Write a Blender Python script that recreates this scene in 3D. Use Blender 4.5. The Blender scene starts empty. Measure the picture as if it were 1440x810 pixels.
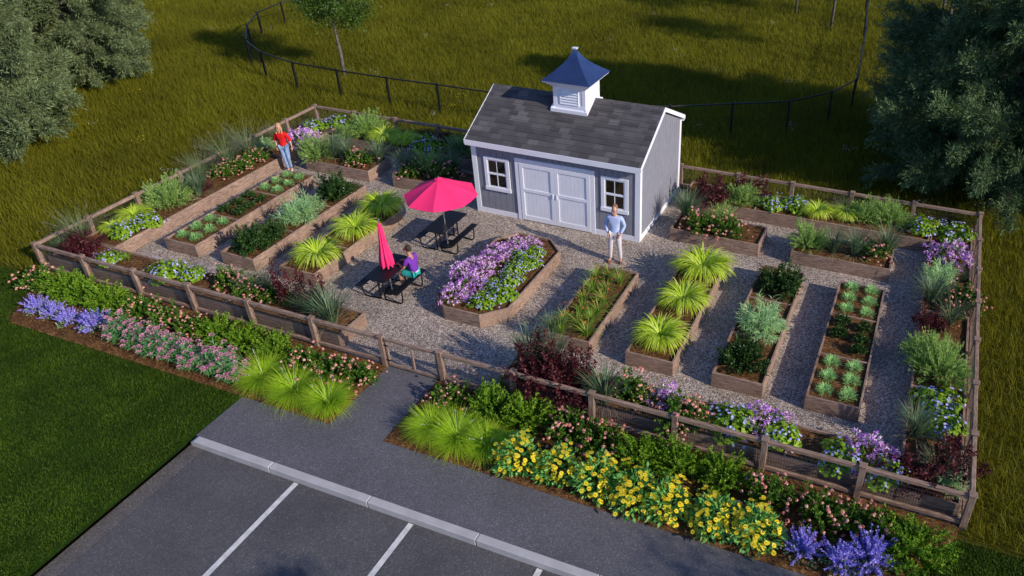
import bpy, bmesh, math, random
import numpy as np
from mathutils import Vector, Matrix
rng = np.random.default_rng(7)
random.seed(5)
scene = bpy.context.scene
COL = scene.collection
rad = math.radians
PI = math.pi

# ------------------------------------------------------------------ helpers
def tag(o, label=None, cat=None, group=None, kind=None):
    if label: o['label'] = label
    if cat: o['category'] = cat
    if group: o['group'] = group
    if kind: o['kind'] = kind
    return o

def link(o, parent=None):
    COL.objects.link(o)
    if parent is not None: o.parent = parent
    return o

def empty(name, loc, label, cat, group=None, rz=0):
    o = bpy.data.objects.new(name, None)
    o.empty_display_size = .2
    o.location = loc; o.rotation_euler = (0, 0, rz)
    link(o); tag(o, label, cat, group)
    return o

class MB:
    def __init__(s): s.v = []; s.f = []; s.m = []; s.uv = None
    def quadbox(s, x0, x1, y0, y1, z0, z1, m=0):
        b = len(s.v)
        s.v += [(x0,y0,z0),(x1,y0,z0),(x1,y1,z0),(x0,y1,z0),(x0,y0,z1),(x1,y0,z1),(x1,y1,z1),(x0,y1,z1)]
        for f in ((3,2,1,0),(4,5,6,7),(0,1,5,4),(1,2,6,5),(2,3,7,6),(3,0,4,7)): s.f.append(tuple(b+i for i in f)); s.m.append(m)
        return s
    box = quadbox
    def prism(s, poly, z0, z1, m=0):
        b = len(s.v); n = len(poly)
        s.v += [(p[0],p[1],z0) for p in poly] + [(p[0],p[1],z1) for p in poly]
        s.f.append(tuple(b+i for i in range(n))[::-1]); s.m.append(m)
        s.f.append(tuple(b+n+i for i in range(n))); s.m.append(m)
        for i in range(n):
            j = (i+1) % n
            s.f.append((b+i, b+j, b+n+j, b+n+i)); s.m.append(m)
        return s
    def poly(s, pts, m=0):
        b = len(s.v); s.v += [tuple(p) for p in pts]; s.f.append(tuple(range(b, b+len(pts)))); s.m.append(m); return s
    def extr(s, pts, d, m=0):      # extrude a planar loop by vector d
        b = len(s.v); n = len(pts); d = Vector(d)
        s.v += [tuple(p) for p in pts] + [tuple(Vector(p)+d) for p in pts]
        s.f.append(tuple(b+i for i in range(n))[::-1]); s.m.append(m)
        s.f.append(tuple(b+n+i for i in range(n))); s.m.append(m)
        for i in range(n):
            j = (i+1) % n; s.f.append((b+i, b+j, b+n+j, b+n+i)); s.m.append(m)
        return s
    def tube(s, pts, r, n=8, m=0):
        pts = [Vector(p) for p in pts]; rs = r if isinstance(r, (list, tuple)) else [r]*len(pts)
        b = len(s.v); up = Vector((0,0,1)); prev = None
        for i, p in enumerate(pts):
            d = (pts[min(i+1, len(pts)-1)] - pts[max(i-1, 0)]).normalized()
            if prev is None:
                a = d.cross(up if abs(d.z) < .95 else Vector((1,0,0))).normalized()
            else:
                a = (prev - d*prev.dot(d)).normalized()
            prev = a; c = d.cross(a)
            for k in range(n):
                t = 2*PI*k/n; s.v.append(tuple(p + (a*math.cos(t)+c*math.sin(t))*rs[i]))
        for i in range(len(pts)-1):
            for k in range(n):
                k2 = (k+1) % n
                s.f.append((b+i*n+k, b+i*n+k2, b+(i+1)*n+k2, b+(i+1)*n+k)); s.m.append(m)
        s.f.append(tuple(b+k for k in range(n))[::-1]); s.m.append(m)
        e = b+(len(pts)-1)*n
        s.f.append(tuple(e+k for k in range(n))); s.m.append(m)
        return s
    def build(s, name, mats, parent=None, bevel=0, smooth=False):
        me = bpy.data.meshes.new(name); me.from_pydata(s.v, [], s.f); 
        if not isinstance(mats, (list, tuple)): mats = [mats]
        for x in mats: me.materials.append(x)
        if len(mats) > 1: me.polygons.foreach_set('material_index', s.m)
        bm = bmesh.new(); bm.from_mesh(me); bmesh.ops.recalc_face_normals(bm, faces=bm.faces)
        if bevel:
            bmesh.ops.bevel(bm, geom=[e for e in bm.edges if len(e.link_faces) == 2 and e.calc_face_angle(0) > .5], offset=bevel, segments=1, affect='EDGES')
        bm.to_mesh(me); bm.free()
        if smooth:
            me.polygons.foreach_set('use_smooth', [True]*len(me.polygons))
        o = bpy.data.objects.new(name, me); link(o, parent); return o

def fast_mesh(name, V, F, mats, rnd=None, mi=None, smooth=False):
    """V (n,3) float, F (m,4) int quads"""
    me = bpy.data.meshes.new(name)
    n, m = len(V), len(F)
    me.vertices.add(n); me.vertices.foreach_set('co', np.ascontiguousarray(V, dtype=np.float32).ravel())
    me.loops.add(m*4); me.loops.foreach_set('vertex_index', np.ascontiguousarray(F, dtype=np.int32).ravel())
    me.polygons.add(m); me.polygons.foreach_set('loop_start', np.arange(0, m*4, 4, dtype=np.int32))
    me.polygons.foreach_set('loop_total', np.full(m, 4, dtype=np.int32))
    for x in (mats if isinstance(mats, (list, tuple)) else [mats]): me.materials.append(x)
    if mi is not None: me.polygons.foreach_set('material_index', np.asarray(mi, dtype=np.int32))
    if smooth: me.polygons.foreach_set('use_smooth', np.ones(m, dtype=bool))
    if rnd is not None:
        a = me.attributes.new('rnd', 'FLOAT', 'POINT'); a.data.foreach_set('value', np.asarray(rnd, dtype=np.float32))
    me.update(calc_edges=True)
    return me

def unit(a): return a/np.maximum(np.linalg.norm(a, axis=-1, keepdims=True), 1e-9)

def blades(base, az, e0, e1, L, w, seg=3, pw=1.0, rnd=None, side=None):
    n = len(base); t = (np.arange(seg)+.5)/seg
    e = e0[:,None] + (e1-e0)[:,None]*t[None,:]**pw
    st = np.stack([np.cos(e)*np.cos(az)[:,None], np.cos(e)*np.sin(az)[:,None], np.sin(e)], -1)*(L/seg)[:,None,None]
    P = np.concatenate([np.zeros((n,1,3)), np.cumsum(st, 1)], 1) + base[:,None,:]
    tt = np.arange(seg+1)/seg
    prof = np.where(tt < .35, .55+.45*tt/.35, 1-((tt-.35)/.65)**1.6*.93)
    sa = az+PI/2 if side is None else side
    S = np.stack([np.cos(sa), np.sin(sa), np.zeros(n)], -1)[:,None,:]*(w[:,None]*prof[None,:])[:,:,None]*.5
    V = np.stack([P-S, P+S], 2)                       # n, seg+1, 2, 3
    idx = (np.arange(n)*(seg+1)*2)[:,None] + (np.arange(seg)*2)[None,:]
    F = np.stack([idx, idx+1, idx+3, idx+2], -1).reshape(-1, 4)
    if rnd is None: rnd = rng.random(n)
    return V.reshape(-1, 3), F, np.repeat(rnd, (seg+1)*2)

def leaves(P, D, L, w, rnd=None, fold=.25):
    """rhombic leaf quads: base P, direction D, length L, width w"""
    n = len(P); D = unit(D); R = unit(rng.normal(size=(n,3)) + np.array([0,0,.0]))
    S = unit(np.cross(D, R)); N = np.cross(S, D)
    L = np.broadcast_to(L, n)[:,None]; w = np.broadcast_to(w, n)[:,None]
    m = P + D*L*.45 - N*w*fold
    V = np.stack([P, m-S*w*.5+N*w*fold*.5, P+D*L, m+S*w*.5+N*w*fold*.5], 1)
    F = np.arange(n*4).reshape(n, 4)
    if rnd is None: rnd = rng.random(n)
    return V.reshape(-1,3), F, np.repeat(rnd, 4)

def flat_leaves(P, N, L, w, rnd=None):
    """quads lying across a given normal (petals, upturned leaves)"""
    n = len(P); N = unit(N); R = unit(rng.normal(size=(n,3)))
    D = unit(np.cross(N, R)); S = np.cross(N, D)
    L = np.broadcast_to(L, n)[:,None]; w = np.broadcast_to(w, n)[:,None]
    V = np.stack([P-D*L*.5, P-S*w*.5+N*w*.12, P+D*L*.5, P+S*w*.5+N*w*.12], 1)
    if rnd is None: rnd = rng.random(n)
    return V.reshape(-1,3), np.arange(n*4).reshape(n,4), np.repeat(rnd, 4)

def cat(*parts):
    V, F, R = [], [], []; o = 0
    for v, f, r in parts:
        V.append(v); F.append(f+o); R.append(r); o += len(v)
    return np.concatenate(V), np.concatenate(F), np.concatenate(R)

def U(a, b, n): return rng.uniform(a, b, n)
def A(n): return rng.uniform(0, 2*PI, n)
def sph(n, up=-.2):
    z = U(up, 1, n); a = A(n); r = np.sqrt(1-z*z); return np.stack([r*np.cos(a), r*np.sin(a), z], -1)

# ------------------------------------------------------------------ materials
def newmat(name):
    m = bpy.data.materials.new(name); m.use_nodes = True; nt = m.node_tree
    return m, nt, nt.nodes['Principled BSDF'], nt.nodes['Material Output']
def N(nt, t, **k):
    n = nt.nodes.new(t)
    for a, b in k.items():
        if a.startswith('i_'): n.inputs[a[2:].replace('_', ' ')].default_value = b
        else: setattr(n, a, b)
    return n
def ramp(nt, stops, src):
    r = nt.nodes.new('ShaderNodeValToRGB'); e = r.color_ramp.elements
    while len(e) < len(stops): e.new(.5)
    for x, (p, c) in zip(e, stops): x.position = p; x.color = (*c, 1)
    nt.links.new(src, r.inputs['Fac']); return r.outputs['Color']
def spec(b, v):
    b.inputs['Specular IOR Level'].default_value = v

def leafmat(name, stops, rough=.55, trans=.3, sp=.3, noise=0):
    m, nt, b, out = newmat(name)
    at = N(nt, 'ShaderNodeAttribute', attribute_name='rnd')
    src = at.outputs['Fac']
    if not isinstance(stops[0][1], tuple): stops = [(i/(len(stops)-1), c) for i, c in enumerate(stops)]
    c = ramp(nt, stops, src)
    if noise:
        tc = N(nt, 'ShaderNodeTexCoord'); no = N(nt, 'ShaderNodeTexNoise', i_Scale=noise, i_Detail=3.0)
        nt.links.new(tc.outputs['Object'], no.inputs['Vector'])
        mr = N(nt, 'ShaderNodeMapRange'); mr.inputs[1].default_value=.3; mr.inputs[2].default_value=.7; mr.inputs[3].default_value = .72; mr.inputs[4].default_value = 1.28
        nt.links.new(no.outputs['Fac'], mr.inputs[0])
        mx = N(nt, 'ShaderNodeVectorMath', operation='SCALE'); nt.links.new(c, mx.inputs[0]); nt.links.new(mr.outputs[0], mx.inputs['Scale']); c = mx.outputs[0]
    nt.links.new(c, b.inputs['Base Color']); b.inputs['Roughness'].default_value = rough; spec(b, sp)
    if trans:
        tr = N(nt, 'ShaderNodeBsdfTranslucent'); mix = N(nt, 'ShaderNodeMixShader', i_Fac=trans)
        nt.links.new(c, tr.inputs['Color']); nt.links.new(b.outputs[0], mix.inputs[1]); nt.links.new(tr.outputs[0], mix.inputs[2])
        nt.links.new(mix.outputs[0], out.inputs['Surface'])
    return m

def plain(name, col, rough=.5, metal=0, sp=.5, noise=0, amt=.12, bump=0, bscale=60):
    m, nt, b, out = newmat(name)
    b.inputs['Base Color'].default_value = (*col, 1); b.inputs['Roughness'].default_value = rough
    b.inputs['Metallic'].default_value = metal; spec(b, sp)
    tc = N(nt, 'ShaderNodeTexCoord')
    if noise:
        no = N(nt, 'ShaderNodeTexNoise', i_Scale=noise, i_Detail=4.0); nt.links.new(tc.outputs['Object'], no.inputs['Vector'])
        lo = tuple(x*(1-amt) for x in col); hi = tuple(min(1, x*(1+amt)) for x in col)
        nt.links.new(ramp(nt, [(.3, lo), (.7, hi)], no.outputs['Fac']), b.inputs['Base Color'])
    if bump:
        n2 = N(nt, 'ShaderNodeTexNoise', i_Scale=bscale, i_Detail=3.0); nt.links.new(tc.outputs['Object'], n2.inputs['Vector'])
        bp = N(nt, 'ShaderNodeBump', i_Strength=bump, i_Distance=.01); nt.links.new(n2.outputs['Fac'], bp.inputs['Height']); nt.links.new(bp.outputs[0], b.inputs['Normal'])
    return m

def wood(name, axis, tone=1.0):
    m, nt, b, out = newmat(name)
    tc = N(nt, 'ShaderNodeTexCoord'); geo = N(nt, 'ShaderNodeObjectInfo')
    mp = N(nt, 'ShaderNodeMapping'); s = [7, 7, 7]; s[axis] = .9; mp.inputs['Scale'].default_value = s
    add = N(nt, 'ShaderNodeVectorMath', operation='ADD')
    cb = N(nt, 'ShaderNodeCombineXYZ')
    mul = N(nt, 'ShaderNodeMath', operation='MULTIPLY'); mul.inputs[1].default_value = 37.0
    nt.links.new(geo.outputs['Random'], mul.inputs[0])
    for i in range(3): nt.links.new(mul.outputs[0], cb.inputs[i])
    nt.links.new(tc.outputs['Object'], add.inputs[0]); nt.links.new(cb.outputs[0], add.inputs[1])
    nt.links.new(add.outputs[0], mp.inputs['Vector'])
    # swirling knots: distorted wave
    wv = N(nt, 'ShaderNodeTexNoise', i_Scale=1.0, i_Detail=2.0, i_Distortion=.8); nt.links.new(mp.outputs[0], wv.inputs['Vector'])
    sn = N(nt, 'ShaderNodeMath', operation='MULTIPLY'); sn.inputs[1].default_value = 70.0; nt.links.new(wv.outputs['Fac'], sn.inputs[0])
    si = N(nt, 'ShaderNodeMath', operation='SINE'); nt.links.new(sn.outputs[0], si.inputs[0])
    fine = N(nt, 'ShaderNodeTexNoise', i_Scale=6.0, i_Detail=6.0, i_Roughness=.7); nt.links.new(mp.outputs[0], fine.inputs['Vector'])
    mix = N(nt, 'ShaderNodeMath', operation='MULTIPLY_ADD'); mix.inputs[1].default_value = .07; nt.links.new(si.outputs[0], mix.inputs[0]); nt.links.new(fine.outputs['Fac'], mix.inputs[2])
    t = tone
    c = ramp(nt, [(.28, (.11*t, .07*t, .055*t)), (.45, (.245*t, .163*t, .122*t)), (.58, (.335*t, .232*t, .177*t)), (.75, (.425*t, .315*t, .25*t))], mix.outputs[0])
    big = N(nt, 'ShaderNodeTexNoise', i_Scale=1.3, i_Detail=3.0); nt.links.new(tc.outputs['Object'], big.inputs['Vector'])
    hv = N(nt, 'ShaderNodeHueSaturation'); mr = N(nt, 'ShaderNodeMapRange'); mr.inputs[1].default_value=.3; mr.inputs[2].default_value=.7; mr.inputs[3].default_value=.8; mr.inputs[4].default_value=1.15
    nt.links.new(big.outputs['Fac'], mr.inputs[0]); nt.links.new(mr.outputs[0], hv.inputs['Value']); nt.links.new(c, hv.inputs['Color'])
    nt.links.new(hv.outputs[0], b.inputs['Base Color']); b.inputs['Roughness'].default_value = .75; spec(b, .25)
    bp = N(nt, 'ShaderNodeBump', i_Strength=.35, i_Distance=.006); nt.links.new(mix.outputs[0], bp.inputs['Height']); nt.links.new(bp.outputs[0], b.inputs['Normal'])
    return m
WX, WY, WZ = wood('weathered_board_x', 0), wood('weathered_board_y', 1), wood('weathered_board_z', 2, .95)

def gravel():
    m, nt, b, out = newmat('crushed_gravel'); tc = N(nt, 'ShaderNodeTexCoord')
    v = N(nt, 'ShaderNodeTexVoronoi', i_Scale=36.0); v.inputs['Randomness'].default_value = 1; nt.links.new(tc.outputs['Object'], v.inputs['Vector'])
    sx = N(nt, 'ShaderNodeSeparateColor'); nt.links.new(v.outputs['Color'], sx.inputs[0])
    c = ramp(nt, [(0, (.12,.092,.07)), (.25, (.24,.193,.157)), (.5, (.35,.29,.24)), (.78, (.47,.395,.33)), (1, (.70,.62,.54))], sx.outputs[0])
    n = N(nt, 'ShaderNodeTexNoise', i_Scale=.8, i_Detail=4.0); nt.links.new(tc.outputs['Object'], n.inputs['Vector'])
    mr = N(nt, 'ShaderNodeMapRange'); mr.inputs[1].default_value=.3; mr.inputs[2].default_value=.7; mr.inputs[3].default_value=.80; mr.inputs[4].default_value=1.14
    nt.links.new(n.outputs['Fac'], mr.inputs[0])
    s = N(nt, 'ShaderNodeVectorMath', operation='SCALE'); nt.links.new(c, s.inputs[0]); nt.links.new(mr.outputs[0], s.inputs['Scale'])
    nt.links.new(s.outputs[0], b.inputs['Base Color']); b.inputs['Roughness'].default_value = .85; spec(b, .25)
    bp = N(nt, 'ShaderNodeBump', i_Strength=.8, i_Distance=.018, invert=True); nt.links.new(v.outputs['Distance'], bp.inputs['Height']); nt.links.new(bp.outputs[0], b.inputs['Normal'])
    return m
def asphalt(name, lo, mid, hi, wear=.0):
    m, nt, b, out = newmat(name); tc = N(nt, 'ShaderNodeTexCoord')
    v = N(nt, 'ShaderNodeTexVoronoi', i_Scale=58.0); nt.links.new(tc.outputs['Object'], v.inputs['Vector'])
    sx = N(nt, 'ShaderNodeSeparateColor'); nt.links.new(v.outputs['Color'], sx.inputs[0])
    c = ramp(nt, [(0, lo), (.6, mid), (.96, hi), (1, tuple(x*1.5 for x in hi))], sx.outputs[0])
    n = N(nt, 'ShaderNodeTexNoise', i_Scale=.7, i_Detail=6.0, i_Roughness=.65); nt.links.new(tc.outputs['Object'], n.inputs['Vector'])
    mr = N(nt, 'ShaderNodeMapRange'); mr.inputs[1].default_value=.3; mr.inputs[2].default_value=.7; mr.inputs[3].default_value=1-.14-wear; mr.inputs[4].default_value=1.14+wear
    nt.links.new(n.outputs['Fac'], mr.inputs[0])
    s = N(nt, 'ShaderNodeVectorMath', operation='SCALE'); nt.links.new(c, s.inputs[0]); nt.links.new(mr.outputs[0], s.inputs['Scale'])
    nt.links.new(s.outputs[0], b.inputs['Base Color']); b.inputs['Roughness'].default_value = .85; spec(b, .3)
    n2 = N(nt, 'ShaderNodeTexNoise', i_Scale=9.0, i_Detail=8.0, i_Roughness=.8); nt.links.new(tc.outputs['Object'], n2.inputs['Vector'])
    bp = N(nt, 'ShaderNodeBump', i_Strength=.5, i_Distance=.02); nt.links.new(n2.outputs['Fac'], bp.inputs['Height']); nt.links.new(bp.outputs[0], b.inputs['Normal'])
    return m
def mulch():
    m, nt, b, out = newmat('bark_mulch'); tc = N(nt, 'ShaderNodeTexCoord')
    mp = N(nt, 'ShaderNodeMapping'); mp.inputs['Scale'].default_value = (1, 1.8, 1); nt.links.new(tc.outputs['Object'], mp.inputs[0])
    v = N(nt, 'ShaderNodeTexVoronoi', i_Scale=24.0); nt.links.new(mp.outputs[0], v.inputs['Vector'])
    sx = N(nt, 'ShaderNodeSeparateColor'); nt.links.new(v.outputs['Color'], sx.inputs[0])
    n = N(nt, 'ShaderNodeTexNoise', i_Scale=4.0, i_Detail=8.0, i_Roughness=.75); nt.links.new(tc.outputs['Object'], n.inputs['Vector'])
    ad = N(nt, 'ShaderNodeMath', operation='MULTIPLY_ADD'); ad.inputs[1].default_value = .45; nt.links.new(sx.outputs[0], ad.inputs[0]); nt.links.new(n.outputs['Fac'], ad.inputs[2])
    c = ramp(nt, [(.35, (.035,.016,.006)), (.62, (.10,.046,.016)), (.85, (.18,.088,.032)), (1, (.27,.15,.06))], ad.outputs[0])
    nt.links.new(c, b.inputs['Base Color']); b.inputs['Roughness'].default_value = .9; spec(b, .15)
    bp = N(nt, 'ShaderNodeBump', i_Strength=1.0, i_Distance=.05); nt.links.new(ad.outputs[0], bp.inputs['Height']); nt.links.new(bp.outputs[0], b.inputs['Normal'])
    return m
def turf(name, c0, c1, c2, sc=1.2):
    m, nt, b, out = newmat(name); tc = N(nt, 'ShaderNodeTexCoord')
    n = N(nt, 'ShaderNodeTexNoise', i_Scale=sc, i_Detail=8.0, i_Roughness=.7); nt.links.new(tc.outputs['Object'], n.inputs['Vector'])
    nt.links.new(ramp(nt, [(.3, c0), (.5, c1), (.7, c2)], n.outputs['Fac']), b.inputs['Base Color'])
    b.inputs['Roughness'].default_value = .9; spec(b, .1)
    n2 = N(nt, 'ShaderNodeTexNoise', i_Scale=40.0, i_Detail=4.0); nt.links.new(tc.outputs['Object'], n2.inputs['Vector'])
    bp = N(nt, 'ShaderNodeBump', i_Strength=.8, i_Distance=.05); nt.links.new(n2.outputs['Fac'], bp.inputs['Height']); nt.links.new(bp.outputs[0], b.inputs['Normal'])
    return m
def shingle():
    m, nt, b, out = newmat('asphalt_shingle'); uv = N(nt, 'ShaderNodeUVMap', uv_map='uv')
    br = N(nt, 'ShaderNodeTexBrick'); br.offset = .43; br.squash = 1; 
    for k, x in (('Color1', (.0,.0,.0,1)), ('Color2', (1,1,1,1)), ('Mortar', (.5,.5,.5,1)), ('Scale', 1.0), ('Mortar Size', .0), ('Brick Width', .30), ('Row Height', .19)): br.inputs[k].default_value = x
    nt.links.new(uv.outputs[0], br.inputs['Vector'])
    c = ramp(nt, [(0, (.062,.058,.062)), (.5, (.082,.077,.080)), (.85, (.11,.103,.105)), (1, (.14,.132,.132))], br.outputs['Color'])
    tc = N(nt, 'ShaderNodeTexCoord'); n = N(nt, 'ShaderNodeTexNoise', i_Scale=120.0, i_Detail=2.0); nt.links.new(tc.outputs['Object'], n.inputs['Vector'])
    mr = N(nt, 'ShaderNodeMapRange'); mr.inputs[3].default_value=.5; mr.inputs[4].default_value=1.5; nt.links.new(n.outputs['Fac'], mr.inputs[0])
    s = N(nt, 'ShaderNodeVectorMath', operation='SCALE'); nt.links.new(c, s.inputs[0]); nt.links.new(mr.outputs[0], s.inputs['Scale'])
    nt.links.new(s.outputs[0], b.inputs['Base Color']); b.inputs['Roughness'].default_value = .85; spec(b, .2)
    bp = N(nt, 'ShaderNodeBump', i_Strength=.4, i_Distance=.01); nt.links.new(n.outputs['Fac'], bp.inputs['Height']); nt.links.new(bp.outputs[0], b.inputs['Normal'])
    return m
M = dict(
 gravel=gravel(), mulch=mulch(),
 path=asphalt('path_asphalt', (.085,.083,.094), (.112,.109,.122), (.150,.147,.160)),
 lot=asphalt('parking_asphalt', (.068,.066,.071), (.088,.086,.091), (.118,.115,.119), .05),
 gutter=asphalt('worn_gutter', (.075,.068,.064), (.115,.105,.10), (.16,.15,.14), .1),
 kerb=plain('kerb_concrete', (.43,.42,.42), .8, noise=3, amt=.1, bump=.3),
 line=plain('road_paint', (.62,.62,.60), .7, noise=8, amt=.18, bump=.2),
 white=plain('white_paint', (.80,.82,.89), .45, noise=2, amt=.04),
 siding=plain('grey_siding', (.225,.232,.28), .6, noise=4, amt=.08, bump=.15, bscale=40),
 shingle=shingle(), glass=plain('window_glass', (.012,.010,.008), .08, sp=.6),
 copper=plain('blue_metal_roof', (.10,.155,.31), .24, metal=.8, noise=1.5, amt=.15),
 black=plain('black_coated_metal', (.006,.006,.008), .5, sp=.25),
 iron=plain('black_fence_metal', (.006,.006,.006), .55),
 wire=plain('wire_mesh', (.16,.15,.15), .5, metal=.6),
 alu=plain('silver_pole', (.6,.6,.62), .3, metal=.9),
 pink=plain('pink_canvas', (.92,.035,.17), .7, sp=.2, noise=2, amt=.05),
 bark=plain('bark', (.13,.11,.095), .9, noise=9, amt=.4, bump=.8, bscale=25),
 skin=plain('skin', (.55,.30,.21), .5), skin2=plain('tanned_skin', (.38,.19,.12), .5),
 whiteobj=plain('white_plastic', (.75,.73,.76), .4),
)
L = dict(
 meadow=leafmat('meadow_blades', [(.10,.11,.004), (.15,.155,.007), (.20,.198,.011), (.27,.245,.022)], .6, .42, .15, noise=.25),
 lawn=leafmat('lawn_blades', [(.024,.055,.002), (.048,.092,.004), (.082,.13,.008)], .6, .2, .15, noise=1.4),
 hakone=leafmat('lime_grass_blades', [(.36,.52,.015), (.58,.76,.04), (.80,.90,.22)], .5, .42),
 lime=leafmat('fine_lime_blades', [(.30,.50,.015), (.44,.66,.025), (.60,.80,.08)], .5, .45),
 blue=leafmat('blue_green_blades', [(0,(.06,.13,.06)), (.5,(.12,.21,.10)), (.85,(.19,.28,.15)), (.97,(.36,.30,.17))], .5, .25),
 wisp=leafmat('wispy_blades', [(.09,.16,.05), (.16,.24,.09), (.26,.29,.15)], .6, .3),
 plume=leafmat('grass_plumes', [(.16,.17,.12), (.25,.23,.19), (.34,.29,.25)], .7, .3),
 pale=leafmat('pale_shaggy_blades', [(.21,.43,.13), (.42,.66,.26), (.66,.84,.50)], .5, .3),
 sprig=leafmat('blue_sprigs', [(.18,.46,.11), (.34,.66,.20), (.52,.78,.34)], .5, .25),
 lily=leafmat('daylily_blades', [(.13,.26,.02), (.25,.40,.04), (.38,.50,.08)], .5, .3),
 amsonia=leafmat('feather_leaves', [(.20,.34,.06), (.32,.50,.12), (.46,.62,.22)], .55, .3),
 feathery=leafmat('bright_green_leaves', [(.07,.17,.01), (.16,.32,.015), (.30,.46,.04)], .5, .3),
 barberry=leafmat('burgundy_leaves', [(.035,.006,.010), (.085,.014,.020), (.16,.035,.038)], .5, .25),
 box=leafmat('dark_shrub_leaves', [(.015,.05,.01), (.035,.09,.015), (.08,.15,.03)], .4, .2, .4),
 lantana=leafmat('shrub_leaves', [(.04,.11,.012), (.085,.19,.018), (.16,.28,.03)], .5, .3),
 geranium=leafmat('lime_leaves', [(.12,.26,.01), (.22,.40,.015), (.36,.52,.04)], .5, .3),
 milk=leafmat('milkweed_leaves', [(.08,.26,.06), (.16,.40,.12), (.30,.55,.22)], .5, .25),
 helio=leafmat('daisy_leaves', [(.07,.25,.05), (.14,.40,.08), (.26,.54,.15)], .5, .25),
 cat=leafmat('catmint_leaves', [(.12,.24,.10), (.24,.36,.18), (.38,.48,.32)], .6, .25),
 salmon=leafmat('salmon_petals', [(.62,.20,.17), (.80,.38,.31), (.90,.60,.50)], .6, .25),
 lavender=leafmat('lavender_petals', [(.26,.26,.74), (.45,.47,.90), (.78,.80,.96)], .6, .25),
 violet=leafmat('violet_spikes', [(.18,.14,.62), (.36,.30,.90), (.62,.56,.96)], .6, .25),
 petunia=leafmat('purple_petals', [(0,(.26,.08,.62)), (.22,(.50,.17,.82)), (.45,(.82,.34,.82)), (.65,(.95,.66,.90)), (.85,(.97,.92,.96)), (1,(.97,.95,.97))], .5, .25),
 rose=leafmat('dusty_pink_petals', [(.50,.12,.30), (.74,.27,.47), (.88,.50,.62)], .6, .2),
 yellow=leafmat('yellow_petals', [(.86,.62,.01), (.95,.78,.02), (.97,.88,.10)], .5, .25),
 amber=leafmat('amber_centres', [(.32,.14,.01), (.5,.25,.02)], .8, 0),
 orange=leafmat('orange_petals', [(.45,.06,.02), (.75,.17,.04), (.85,.38,.10)], .5, .25),
 spike=leafmat('pale_spikes', [(.42,.44,.36), (.62,.62,.55)], .7, .2),
 conifer=leafmat('conifer_needles', [(.08,.12,.04), (.15,.20,.085), (.24,.30,.15)], .6, .15, .15, noise=.9),
 conifer2=leafmat('dark_conifer_needles', [(.05,.105,.045), (.10,.175,.075), (.19,.26,.11)], .6, .15, .15, noise=.7),
 tree=leafmat('tree_leaves', [(.03,.075,.008), (.065,.13,.015), (.12,.20,.03)], .5, .3, noise=1.0),
 yarrow=leafmat('tiny_white_petals', [(.6,.6,.55), (.8,.8,.75)], .7, .1),
)
# ------------------------------------------------------------------ plant kinds (each returns {part: mesh})
def dome(n, h, r, zb=.08, inner=.35):
    """points through a dome-shaped crown: (n,3) points and outward directions"""
    d = sph(n, -.05); q = np.where(rng.random(n) < inner, rng.random(n)**.5, U(.8, 1.05, n))
    lump = 1 + .16*np.sin(3*np.arctan2(d[:,1], d[:,0])+U(0,6,1)) + .12*np.sin(7*d[:,2]+5*d[:,0]+U(0,6,1)) + .10*np.sin(9*d[:,0]-8*d[:,1])
    P = d*(q*lump)[:,None]*np.array([r, r, h-zb]); P[:,2] = np.abs(P[:,2]) + zb
    return P, d
def k_hakone():
    n = 400; a = A(n); b = np.stack([np.cos(a), np.sin(a), np.zeros(n)], -1)*U(0,.16,n)[:,None]; b[:,2] = .02
    L_ = U(.60, .90, n); k = rng.random(n)
    v = blades(b, a+rng.normal(0,.3,n), U(1.1,1.5,n), U(-1.5,-.7,n)*(1-.35*k), L_*(.98+.15*k), U(.022,.038,n), seg=7, pw=1.15)
    return {'foliage': fast_mesh('foliage', *v[:2], L['hakone'], v[2])}
def k_bluegrass():
    n = 230; a = A(n); b = np.stack([np.cos(a), np.sin(a), np.zeros(n)], -1)*U(0,.09,n)[:,None]
    v = blades(b, a+rng.normal(0,.4,n), U(1.2,1.55,n), U(-.1,1.25,n), U(.55,1.0,n), U(.010,.018,n), seg=5)
    n = 26; a = A(n); b = np.stack([np.cos(a), np.sin(a), np.zeros(n)], -1)*.08
    w = blades(b, a, U(.5,.9,n), U(-.9,-.3,n), U(.45,.65,n), U(.010,.016,n), seg=4, rnd=np.full(n,.99))
    V = cat(v, w); return {'foliage': fast_mesh('foliage', *V[:2], L['blue'], V[2])}
def k_wispy():
    n = 200; a = A(n); b = np.stack([np.cos(a), np.sin(a), np.zeros(n)], -1)*U(0,.1,n)[:,None]
    e0 = U(1.1,1.5,n); e1 = U(0,1.0,n); L_ = U(.8,1.35,n)
    v = blades(b, a, e0, e1, L_, U(.007,.012,n), seg=5)
    V = v[0].reshape(n, 6, 2, 3)[:, 5].mean(1); V4 = v[0].reshape(n, 6, 2, 3)[:, 4].mean(1); sel = rng.random(n) < .5
    tip = V[sel]; d = unit(tip-V4[sel]); m = 11; P = np.repeat(tip, m, 0) - np.repeat(d, m, 0)*U(0,.28,len(tip)*m)[:,None]
    D = np.repeat(d, m, 0) + rng.normal(0,.45,(len(P),3)); pl = leaves(P, D, U(.04,.09,len(P)), .0055)
    return {'foliage': fast_mesh('foliage', *v[:2], L['wisp'], v[2]), 'plumes': fast_mesh('plumes', *pl[:2], L['plume'], pl[2])}
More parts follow.
